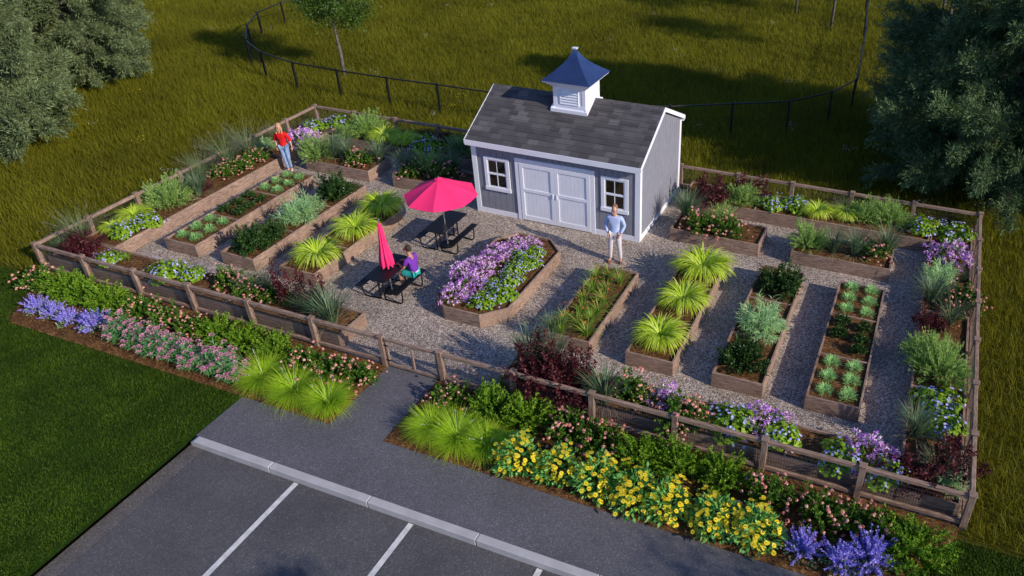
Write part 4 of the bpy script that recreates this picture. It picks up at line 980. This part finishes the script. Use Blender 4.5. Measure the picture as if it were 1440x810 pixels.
def hand(wr, d, palm_n, s, thumb_side, mat, curl=.5):
    """wrist wr, direction d, palm normal; returns palm + 5 finger meshes"""
    d = Vector(d).normalized(); pn = Vector(palm_n); pn = (pn-d*pn.dot(d)).normalized(); sd = d.cross(pn)*thumb_side
    wr = Vector(wr); out = []
    pm = chainmesh('palm', [wr-d*.02*s, wr+d*.035*s, wr+d*.075*s], [(.021*s,.027*s),(.020*s,.036*s),(.016*s,.036*s)], mat); out.append(pm)
    for k, (o_, L_) in enumerate(((.030,.070),(.011,.078),(-.009,.073),(-.028,.058))):
        b = wr+d*.068*s+sd*o_*s; d1 = (d+pn*curl*.4).normalized(); d2 = (d+pn*curl*1.1).normalized(); d3 = (d*.7+pn*curl*1.6).normalized()
        p1 = b+d1*L_*.45*s; p2 = p1+d2*L_*.32*s; p3 = p2+d3*L_*.25*s
        out.append(chainmesh('finger', [b-d*.02*s, p1, p2, p3], [.0095*s,.009*s,.008*s,.006*s], mat))
    b = wr+d*.02*s+sd*.022*s; p1 = b+(d*.6+sd*.8).normalized()*.035*s; p2 = p1+(d*.85+sd*.4+pn*.3).normalized()*.03*s; p3 = p2+(d+pn*.4).normalized()*.022*s
    out.append(chainmesh('thumb', [b,p1,p2,p3], [.012*s,.011*s,.0095*s,.007*s], mat))
    return out
def head_bits(hc, f, s=1.0):
    """hc head centre, f facing unit vector (horizontal-ish)"""
    hc = Vector(hc); f = Vector(f).normalized(); r = f.cross(Vector((0,0,1))).normalized(); u_ = r.cross(f)
    b = []
    for q in (-1,1):
        b.append((ball(hc+f*.083*s+r*q*.032*s+u_*.005, .0125*s), 1)); b.append((ball(hc+r*q*.078*s-f*.005+u_*-.005, .022*s, (.5,.8,1.2)), 0))
        b.append((ball(hc+f*.086*s+r*q*.033*s+u_*.026, .008*s, (1.8,1,.6)), 1))
    b.append((ball(hc+f*.098*s-u_*.020, .015*s, (1,1,1.6)), 0)); b.append((ball(hc+f*.088*s-u_*.052, .012*s, (1.6,1.2,.55)), 2))
    b.append((ball(hc+f*.070*s-u_*.083, .024*s, (1,1,.8)), 0))
    return b
def person(label, loc, rz, J, mats, hands, face, scale=1.0):
    """J: dict of joints -> Vector (local, facing -y)"""
    r = empty('person', loc, label, 'person', None, rz); r.scale = (scale,)*3
    skin = mats['skin']
    names = ['pel','spi','che','nkb','nk','jaw','hd','top','shL','elL','wrL','shR','elR','wrR','hiL','knL','anL','toL','hiR','knR','anR','toR','cap']
    rr = dict(pel=(.125,.10), spi=(.12,.09), che=(.135,.10), nkb=(.07,.06), nk=.052, jaw=(.058,.068), hd=(.080,.092), top=(.058,.065), cap=.02, sh=.052, el=.036, wr=.024, hi=.088, kn=.056, an=.036, to=.03)
    V = [J[n] for n in names]; rad_ = [rr.get(n, rr.get(n[:2])) for n in names]; ix = {n:i for i,n in enumerate(names)}
    E = [('pel','spi'),('spi','che'),('che','nkb'),('nkb','nk'),('nk','jaw'),('jaw','hd'),('hd','top'),('top','cap')]
    for s in 'LR': E += [('che','sh'+s),('sh'+s,'el'+s),('el'+s,'wr'+s),('pel','hi'+s),('hi'+s,'kn'+s),('kn'+s,'an'+s),('an'+s,'to'+s)]
    body = skin_mesh('body', V, [(ix[a],ix[b]) for a,b in E], rad_, skin)
    parts = [(body,0)]
    hc = (J['jaw']+J['hd']*1.0+J['top'])/3
    parts += head_bits(J['hd']*.6+J['jaw']*.4+Vector((0,0,.0)), face)
    for s, (d, pn, ts) in hands.items():
        parts += [(h,0) for h in hand(J['wr'+s], d, pn, 1.0, ts, skin)]
    me = join_meshes('body', parts, [skin, EYE, LIP]); link(bpy.data.objects.new('body', me), r)
    def garment(nm, names_, edges, radii, mat):
        ii = {n:i for i,n in enumerate(names_)}
        pts_ = [names_[n] for n in names_]
        me = skin_mesh(nm, pts_, [(ii[a],ii[b]) for a,b in edges], radii, mat); o = bpy.data.objects.new(nm, me); link(o, r); return o
    return r, garment
def lerp(a, b, t): return a+(b-a)*t
V3 = lambda *a: Vector(a)
def hairmesh(nm, r, pts, radii, mat, edges=None):
    me = skin_mesh(nm, pts, edges or [(i,i+1) for i in range(len(pts)-1)], radii, mat, 2); o = bpy.data.objects.new(nm, me); link(o, r); return o

# --- standing man: pale blue jumper, off-white trousers, hands at the front of his hips
J = dict(pel=V3(0,0,.98), spi=V3(0,0,1.12), che=V3(0,.01,1.33), nkb=V3(0,.0,1.47), nk=V3(0,-.01,1.53), jaw=V3(0,-.035,1.60), hd=V3(0,-.03,1.67), top=V3(0,-.02,1.74), cap=V3(0,-.02,1.765),
 shL=V3(.175,0,1.43), elL=V3(.265,.04,1.15), wrL=V3(.175,-.10,.95), shR=V3(-.175,0,1.43), elR=V3(-.265,.04,1.15), wrR=V3(-.18,-.10,.95),
 hiL=V3(.09,0,.93), knL=V3(.13,-.02,.50), anL=V3(.155,.03,.085), toL=V3(.18,-.11,.04), hiR=V3(-.09,0,.93), knR=V3(-.12,-.02,.50), anR=V3(-.14,.02,.085), toR=V3(-.165,-.12,.04))
r, G_ = person('standing man in pale blue jumper and light trousers, before the shed', (14.40,6.13,.004), rad(8), J, dict(skin=M['skin']),
 dict(L=((-.25,-.35,-1),(-1,.2,0),-1), R=((.25,-.35,-1),(1,.2,0),1)), (-.25,-.95,-.15))
jm = plain('pale_blue_knit', (.42,.52,.80), .85, noise=30, amt=.06, bump=.4, bscale=90)
q = dict(hem=J['pel']+V3(0,0,-.12), pel=J['pel']+V3(0,0,-.03), spi=J['spi'], che=J['che'], nkb=V3(0,.0,1.455), shL=J['shL'], elL=J['elL'], wrL=lerp(J['elL'],J['wrL'],.9), shR=J['shR'], elR=J['elR'], wrR=lerp(J['elR'],J['wrR'],.9))
E_ = [('pel','spi'),('spi','che'),('che','nkb'),('che','shL'),('shL','elL'),('elL','wrL'),('che','shR'),('shR','elR'),('elR','wrR')]
G_('jumper', q, [('hem','pel')]+E_, [(.150,.125),(.152,.125),(.142,.112),(.165,.135),(.095,.088),.068,.052,.037,.068,.052,.037], jm)
tm = plain('off_white_twill', (.60,.55,.58), .8, noise=20, amt=.05, bump=.3)
q = {k: J[k] for k in ('pel','hiL','knL','hiR','knR')}; q['pel'] = V3(0,0,.95); q['anL'] = J['anL']+V3(0,0,.02); q['anR'] = J['anR']+V3(0,0,.02)
EL = [('pel','hiL'),('hiL','knL'),('knL','anL'),('pel','hiR'),('hiR','knR'),('knR','anR')]
G_('trousers', q, EL, [(.128,.10),.105,.068,.105,.068,.052,.052], tm)
sh = plain('brown_leather', (.16,.06,.035), .5)
for s in 'LR':
    q = dict(a=J['an'+s]+V3(0,.02,-.035), b=lerp(J['an'+s],J['to'+s],.6)+V3(0,0,-.018), c=J['to'+s]+V3(0,-.03,-.0)); G_('shoe', q, [('a','b'),('b','c')], [.045,.046,.036], sh)
hm = plain('light_brown_hair', (.24,.12,.06), .8, noise=30, amt=.3)
hairmesh('hair', r, [V3(0,.04,1.60), V3(0,.025,1.68), V3(0,.0,1.745), V3(0,-.035,1.775)], [.060,.092,.088,.060], hm)

# --- woman in red: leaning, one hip out, face lifted
J = dict(pel=V3(0,0,.95), spi=V3(.0,.02,1.08), che=V3(-.02,.04,1.27), nkb=V3(-.03,.04,1.40), nk=V3(-.03,.03,1.46), jaw=V3(-.035,.0,1.52), hd=V3(-.035,.005,1.59), top=V3(-.035,.02,1.66), cap=V3(-.035,.02,1.685),
 shL=V3(.12,.04,1.37), elL=V3(.215,.10,1.11), wrL=V3(.27,.02,.90), shR=V3(-.18,.04,1.36), elR=V3(-.28,.09,1.12), wrR=V3(-.22,-.03,.90),
 hiL=V3(.08,0,.90), knL=V3(.10,-.06,.49), anL=V3(.08,.02,.085), toL=V3(.11,-.13,.04), hiR=V3(-.08,0,.90), knR=V3(-.03,-.07,.49), anR=V3(.0,-.05,.085), toR=V3(-.02,-.20,.04))
r, G_ = person('woman in red blouse, blue jeans and white shoes by the left bed', (1.80,7.52,.004), rad(18), J, dict(skin=M['skin']),
 dict(L=((.1,-.1,-1),(-1,.2,0),-1), R=((.1,-.3,-1),(1,.2,0),1)), (.15,-1,.25))
rm = plain('red_cotton', (.62,.012,.012), .8, sp=.2, noise=6, amt=.12)
q = dict(hem=V3(0,0,.86), pel=V3(0,.0,.95), spi=J['spi'], che=J['che'], nkb=V3(-.03,.04,1.38), shL=J['shL'], elL=J['elL'], wrL=lerp(J['elL'],J['wrL'],.25), shR=J['shR'], elR=J['elR'], wrR=lerp(J['elR'],J['wrR'],.25))
G_('blouse', q, [('hem','pel')]+E_, [(.142,.12),(.142,.118),(.125,.105),(.150,.135),(.088,.085),.066,.064,.055,.066,.064,.055], rm)
dm = plain('faded_denim', (.22,.32,.52), .85, noise=10, amt=.25, bump=.3)
q = {k: J[k] for k in ('hiL','knL','hiR','knR')}; q['anL'] = J['anL']+V3(0,0,.02); q['anR'] = J['anR']+V3(0,0,.02); q = dict(pel=V3(0,0,.92), **q)
G_('jeans', q, EL, [(.12,.095),.102,.062,.102,.062,.042,.042], dm)
wm = plain('white_canvas_shoes', (.78,.74,.76), .6)
for s in 'LR':
    q = dict(a=J['an'+s]+V3(0,.02,-.035), b=lerp(J['an'+s],J['to'+s],.6)+V3(0,0,-.018), c=J['to'+s]+V3(0,-.02,0)); G_('shoe', q, [('a','b'),('b','c')], [.043,.043,.034], wm)
bh = plain('blond_hair', (.48,.27,.13), .7, noise=30, amt=.3)
hairmesh('hair', r, [V3(-.035,.06,1.32), V3(-.035,.07,1.42), V3(-.035,.06,1.53), V3(-.035,.045,1.61), V3(-.035,.02,1.675), V3(-.035,-.02,1.69)], [.06,.085,.085,.090,.085,.055], bh)
for q_ in (-1, 1):
    hairmesh('hair_lock', r, [V3(-.035+q_*.062,.02,1.65), V3(-.035+q_*.085,.015,1.56), V3(-.035+q_*.095,-.005,1.45), V3(-.035+q_*.09,-.03,1.35)], [.03,.034,.036,.02], bh)

# --- seated man on the right bench of the front table, facing it
J = dict(pel=V3(0,0,.10), spi=V3(0,-.02,.24), che=V3(0,-.06,.45), nkb=V3(0,-.08,.59), nk=V3(0,-.10,.65), jaw=V3(0,-.135,.71), hd=V3(0,-.135,.785), top=V3(0,-.13,.85), cap=V3(0,-.125,.875),
 shL=V3(.18,-.07,.545), elL=V3(.23,-.17,.29), wrL=V3(.12,-.37,.325), shR=V3(-.18,-.07,.545), elR=V3(-.23,-.17,.29), wrR=V3(-.12,-.37,.325),
 hiL=V3(.09,-.03,.085), knL=V3(.13,-.40,.09), anL=V3(.13,-.36,-.36), toL=V3(.13,-.50,-.41), hiR=V3(-.09,-.03,.085), knR=V3(-.14,-.40,.09), anR=V3(-.14,-.34,-.36), toR=V3(-.14,-.48,-.41))
r, G_ = person('man in purple t-shirt and teal shorts seated at the front table', (10.09,2.93,.449), rad(-90), J, dict(skin=M['skin2']),
 dict(L=((-.5,-1,.0),(0,0,-1),1), R=((.5,-1,.0),(0,0,-1),-1)), (0,-1,-.1))
pm_ = plain('purple_cotton', (.16,.035,.34), .85, sp=.2, noise=8, amt=.12)
q = dict(pel=V3(0,.0,.11), spi=J['spi'], che=J['che'], nkb=V3(0,-.075,.575), shL=J['shL'], elL=lerp(J['shL'],J['elL'],.62), shR=J['shR'], elR=lerp(J['shR'],J['elR'],.62))
G_('t_shirt', q, [('pel','spi'),('spi','che'),('che','nkb'),('che','shL'),('shL','elL'),('che','shR'),('shR','elR')], [(.150,.12),(.145,.115),(.165,.125),(.08,.07),.072,.060,.072,.060], pm_)
te = plain('teal_cotton', (.015,.36,.33), .85, noise=8, amt=.1)
q = dict(pel=V3(0,-.03,.09), hiL=J['hiL'], knL=lerp(J['hiL'],J['knL'],.9), hiR=J['hiR'], knR=lerp(J['hiR'],J['knR'],.9))
G_('shorts', q, [('pel','hiL'),('hiL','knL'),('pel','hiR'),('hiR','knR')], [(.12,.085),.105,.085,.105,.085], te)
G_('waistband', dict(a=V3(0,.005,.125), b=V3(0,.0,.16)), [('a','b')], [(.145,.125),(.145,.122)], wm)
for s in 'LR':
    q = dict(a=J['an'+s]+V3(0,.02,-.035), b=lerp(J['an'+s],J['to'+s],.6)+V3(0,0,-.018), c=J['to'+s]); G_('shoe', q, [('a','b'),('b','c')], [.043,.043,.034], M['black'])
hairmesh('hair', r, [V3(0,-.06,.71), V3(0,-.085,.79), V3(0,-.11,.85), V3(0,-.15,.88)], [.060,.088,.086,.055], plain('dark_hair', (.03,.018,.012), .8, noise=30, amt=.3))

# ------------------------------------------------------------------ trees
def conifer_meshes(seed, H, R0, zb, nb, mat, droop=.25, jit=.72):
    global rng
    rng = np.random.default_rng(seed)
    tk = MB(); tk.tube([(0,0,-.2),(.05,.03,H*.3),(-.04,.05,H*.65),(0,0,H)], [H*.022, H*.016, H*.009, .02], 10)
    Ps, Ds = [], []
    for i in range(nb):
        f = (i+rng.random())/nb; z = zb+(H-zb)*f**1.15; az = i*2.39996+rng.normal(0,.25)
        q_ = (z-zb)/(H-zb+.01); R_ = R0*(1-q_)**.8*min(1.0, .62+q_*2.2)*rng.uniform(jit,1.08)*(1 if f > .06 else .85)+.25
        e0 = rng.uniform(-.25,.6)-droop*(1-f); seg = 7; p = np.array([0,0,z]); pts_ = [p]; e = e0
        for k in range(seg):
            e += .07*(k-2)/3; a_ = az+rng.normal(0,.05); p = p+np.array([math.cos(e)*math.cos(a_), math.cos(e)*math.sin(a_), math.sin(e)])*R_/seg; pts_.append(p)
        tk.tube([tuple(q) for q in pts_], [max(.012,.013*R_)*(1-k/9) for k in range(seg+1)], 5)
        pts_ = np.array(pts_); nt_ = int(10+R_*9)
        for t in np.linspace(.22,1,nt_):
            k = min(int(t*seg), seg-1); q = pts_[k]+(pts_[k+1]-pts_[k])*(t*seg-k); d = unit(pts_[k+1]-pts_[k])
            for sgn in (-1,1):
                s = np.array([-math.sin(az), math.cos(az), 0])*sgn; tw = unit(d*.75+s*.7*(1.15-t)+np.array([0,0,rng.normal(0,.42)])+rng.normal(0,.18,3)); TL = (.32+.15*R_*(1-t*.6))*rng.uniform(.7,1.15)
                m_ = int(14+TL*30); u_ = rng.random(m_); Ps.append(q+tw*(u_*TL)[:,None]+rng.normal(0,.045,(m_,3))); Ds.append(tw*1.0+rng.normal(0,.5,(m_,3))+np.array([0,0,.15]))
    P = np.concatenate(Ps); D = np.concatenate(Ds); n = len(P)
    v = leaves(P, D, U(.10,.21,n), U(.018,.036,n))
    return tk, fast_mesh('crown', *v[:2], mat, v[2])
def conifer(x, y, label, meshes, rz=0, sc=1.0, nm='conifer_tree'):
    r = empty(nm, (x,y,0), label, 'tree', 'large evergreen trees', rz); r.scale = (sc,)*3
    tk, cr_ = meshes
    if isinstance(tk, MB): meshes[0] = tk.build('trunk', M['bark'], r, smooth=True)
    else:
        o = tk.copy(); COL.objects.link(o); o.parent = r
    link(bpy.data.objects.new('crown', cr_), r); return r
cA = list(conifer_meshes(11, 9.5, 2.9, .45, 165, L['conifer']))
conifer(-12.4, 11.6, 'grey-green evergreen with visible bare trunk at the upper left', cA, .6)
conifer(-9.35, 5.6, 'nearest grey-green evergreen at the left edge of the meadow', cA, 2.4, 1.0)
conifer(-15.8, 8.6, 'grey-green evergreen behind the other two at upper left corner', cA, 4.0, 1.15)
cB = list(conifer_meshes(23, 10.2, 5.7, .4, 270, L['conifer2'], .12, .84))
conifer(24.4, 16.3, 'huge dark evergreen spreading behind the right rear fence corner', cB, .9)
conifer(31.8, 15.5, 'second dark evergreen at the far right edge, beside the huge one', cB, 3.3, .85)

def broadleaf(x, y, label, H, zc, rc, seed, nleaf=9000, tr=.075, lean=(0,0)):
    global rng
    rng = np.random.default_rng(seed)
    r = empty('young_tree', (x,y,0), label, 'tree', 'slender young trees')
    tk = MB(); tk.tube([(0,0,-.1),(.03,.02,zc*.5),(0,0,zc),(.02,0,H*.95)], [tr*1.15,tr,tr*.7,.015], 10)
    nb = 16; Ps = []; c = []
    for i in range(nb):
        t = (i+.5)/nb; z = zc+.1+(H-zc)*.75*t; a = i*2.4+rng.normal(0,.3); R_ = rc*math.sin(PI*min(.98,.25+.72*t))**.7*rng.uniform(.75,1.05)
        e = np.array([math.cos(a)*R_, math.sin(a)*R_, z+rng.uniform(.2,.6)]); p0 = np.array([0,0,z]); tk.tube([tuple(p0), tuple(p0*.5+e*.5+[0,0,.06]), tuple(e)], [tr*.35,tr*.22,.008], 5)
        for k in range(5): c.append(p0+(e-p0)*rng.uniform(.35,1.05)+rng.normal(0,.16,3))
    c += [np.array([0,0,H-.2])+rng.normal(0,.2,3) for _ in range(5)]
    c = np.array(c); m_ = nleaf//len(c); P = np.repeat(c, m_, 0)+rng.normal(0,1,(len(c)*m_,3))*np.array([.27,.27,.2])*rc/1.7
    v = leaves(P, rng.normal(0,1,P.shape)+[0,0,-.2], U(.07,.13,len(P)), U(.045,.08,len(P)), rnd=np.clip(np.repeat(rng.random(len(c)), m_)*.5+rng.random(len(P))*.5,0,1))
    tk.build('trunk', M['bark'], r, smooth=True)
    link(bpy.data.objects.new('crown', fast_mesh('crown', *v[:2], L['tree'], v[2])), r); return r
broadleaf(-2.85, 16.3, 'slender young leafy tree standing inside the black wire fence', 5.6, 2.05, 1.75, 3, 15000, .075)
broadleaf(16.2, 32.0, 'bare slender trunk of a young tree at top right', 7.5, 4.3, 1.9, 5, 9000, .07)
broadleaf(13.9, 34.2, 'farther slender trunk cut by the top edge, left of another', 7.5, 4.3, 1.9, 6, 9000, .06)
broadleaf(21.8, 26.3, 'young tree behind the huge dark evergreen', 7.6, 5.0, 1.8, 8, 9000, .08)
broadleaf(21.5, 33.5, 'young tree beyond the black fence at upper right', 8.5, 4.6, 2.3, 9, 9000, .08)
broadleaf(30.0, -8.4, 'tree by the parking lot shading the corner of the path', 6.3, 1.8, 2.2, 10, 9000, .09)
broadleaf(32.6, -6.1, 'tree farther along the path, right of the parking lot', 6.6, 2.2, 2.6, 12, 9000, .09)
broadleaf(25.0, -8.7, 'tree beside the parking lot in the lower right', 6.0, 3.6, 1.2, 14, 6000, .07)

# ------------------------------------------------------------------ meadow and lawn grass
rng = np.random.default_rng(77)
def meadow_points(n):
    x = rng.uniform(-37, 34, n); y = rng.uniform(-.3, 45, n)
    inside = (x > -.08)&(x < 23.75)&(y < 11.3)
    # frustum footprint with a margin
    l = x > -1.8-(y+.5)*1.50-1.0
    r_ = x < 25.2+(y)*.06+3.0
    t_ = y < 20.3+(x+31.4)*.39+2.5
    far = np.clip((y-10)/30, 0, 1); keep = rng.random(n) > far*.45
    ok = (~inside)&l&r_&t_&keep
    return x[ok], y[ok]
x, y = meadow_points(1250000); n = len(x); print('meadow blades', n)
sc_ = 1+np.clip((y-8)/30,0,1)*.5
clump = np.sin(x*2.3+1.7*np.sin(y*1.9))*np.sin(y*2.7+1.3*np.sin(x*2.1))
P = np.stack([x,y,np.full(n,-.01)],-1)
az = rng.normal(2.6,1.4,n); lean = U(1.1,1.55,n)
Lm = U(.17,.36,n)*(1+.12*clump)*np.where(rng.random(n) < .06, 1.35, 1)
v = blades(P, az, lean, lean-U(.1,.9,n), Lm, U(.009,.016,n)*sc_, seg=2, rnd=np.clip(rng.random(n)*.75+.06*clump+.1, 0, 1), side=rng.uniform(0, 2*PI, n))
o = bpy.data.objects.new('meadow_grass', fast_mesh('meadow_grass', *v[:2], L['meadow'], v[2])); link(o); tag(o, 'tall olive-green meadow grass surrounding the fenced garden', 'grass', kind='stuff')
def lawn_grass(n, test, box, lab):
    x = U(box[0],box[1],n); y = U(box[2],box[3],n); ok = test(x,y); x, y = x[ok], y[ok]; n = len(x)
    P = np.stack([x,y,np.full(n,-.006)],-1); e = U(.7,1.5,n); pt = .5+.28*np.sin(x*1.7+y*.9)*np.sin(y*2.1-x*.6)
    v = blades(P, A(n), e, e-.5, U(.035,.075,n), U(.007,.013,n), seg=2, rnd=np.clip(pt*.5+rng.random(n)*.5,0,1))
    o = bpy.data.objects.new('lawn_grass', fast_mesh('lawn_grass', *v[:2], L['lawn'], v[2])); link(o); tag(o, lab, 'grass', kind='stuff')
def inlawn(x, y):
    t = np.clip(-y/2.06, 0, 1); lo = .30+1.15*t**1.7
    return ~((y > -2.06)&(x > lo)) & (x < 8.89)
lawn_grass(300000, inlawn, (-5,8.9,-8,-.33), 'short mown dark green lawn in the lower left')
def inlawn2(x, y):
    t = np.clip(-y/2.06, 0, 1); return x > 23.6-1.7*t**2.0
lawn_grass(60000, inlawn2, (21.7,29,-2.05,-.33), 'short mown green lawn right of the mulch strip')
# wildflower specks in the meadow
def wf():
    n = 26; P = np.stack([rng.normal(0,.16,n), rng.normal(0,.16,n), U(.28,.42,n)], -1)
    return flat_leaves(P, rng.normal(0,.3,(n,3))+[0,0,1], U(.02,.045,n), U(.02,.04,n))
fx, fy = meadow_points(900)
for cnt, off, mt, lab in ((60, 0, L['yarrow'], 'tiny white wildflowers scattered through the meadow grass'), (16, 100, L['yellow'], 'tiny yellow wildflowers scattered through the meadow grass')):
    prt = []
    for i in range(cnt):
        a, f_, r_ = wf(); prt.append((a*rng.uniform(.5,1.0)*[1,1,0]+a*[0,0,1]+[fx[off+i], fy[off+i], 0], f_, r_))
    V = cat(*prt); o = bpy.data.objects.new('meadow_flowers', fast_mesh('meadow_flowers', *V[:2], mt, V[2])); link(o); tag(o, lab, 'wildflowers', kind='stuff')
# white post at the very left edge
r = empty('white_marker_post', (-7.05,3.35,0), 'white rounded marker post at the left edge of the meadow', 'post')
MB().tube([(0,0,0),(0,0,.75)], .16, 16).build('shaft', M['whiteobj'], r, smooth=False)
MB().tube([(0,0,.75),(0,0,.79),(0,0,.82)], [.17,.15,.05], 16).build('cap', M['whiteobj'], r)

# ------------------------------------------------------------------ light, sky, camera
EL_, AZ = 26.0, math.atan2(-.242, .970)
sun = bpy.data.lights.new('sun', 'SUN'); sun.energy = 4.3; sun.angle = rad(.6); sun.color = (1.0, .88, .74)
so = bpy.data.objects.new('sun', sun); COL.objects.link(so)
d = Vector((math.cos(rad(EL_))*math.cos(AZ), math.cos(rad(EL_))*math.sin(AZ), math.sin(rad(EL_))))
so.rotation_euler = d.to_track_quat('Z', 'Y').to_euler(); so.location = (40,-10,25)
w = bpy.data.worlds.new('World'); scene.world = w; w.use_nodes = True; nt = w.node_tree
sky = nt.nodes.new('ShaderNodeTexSky'); sky.sky_type = 'NISHITA'; sky.sun_disc = False; sky.sun_elevation = rad(EL_); sky.sun_rotation = math.atan2(d.x, d.y)
sky.air_density = 1.0; sky.dust_density = .5; sky.ozone_density = 4.0
tint = nt.nodes.new('ShaderNodeMix'); tint.data_type = 'RGBA'; tint.blend_type = 'MULTIPLY'; tint.inputs[0].default_value = 1.0; tint.inputs[7].default_value = (.86,.93,1.18,1)
nt.links.new(sky.outputs[0], tint.inputs[6]); nt.links.new(tint.outputs[2], nt.nodes['Background'].inputs['Color']); nt.nodes['Background'].inputs['Strength'].default_value = .12
cam = bpy.data.cameras.new('camera'); co = bpy.data.objects.new('camera', cam); COL.objects.link(co)
co.location = (21.406, -10.926, 11.398); co.rotation_euler = (rad(56.667), rad(.105), rad(21.757))
cam.sensor_width = 36; cam.lens = 1093.271/1440*36; cam.shift_x = -(873.247-720)/1440; cam.shift_y = (399.185-405)/1440; cam.clip_end = 2000; cam.clip_start = .1
scene.camera = co
scene.render.engine = 'CYCLES'
scene.view_settings.view_transform = 'Standard'; scene.view_settings.look = 'None'; scene.view_settings.gamma = 1; scene.view_settings.exposure = 0.15
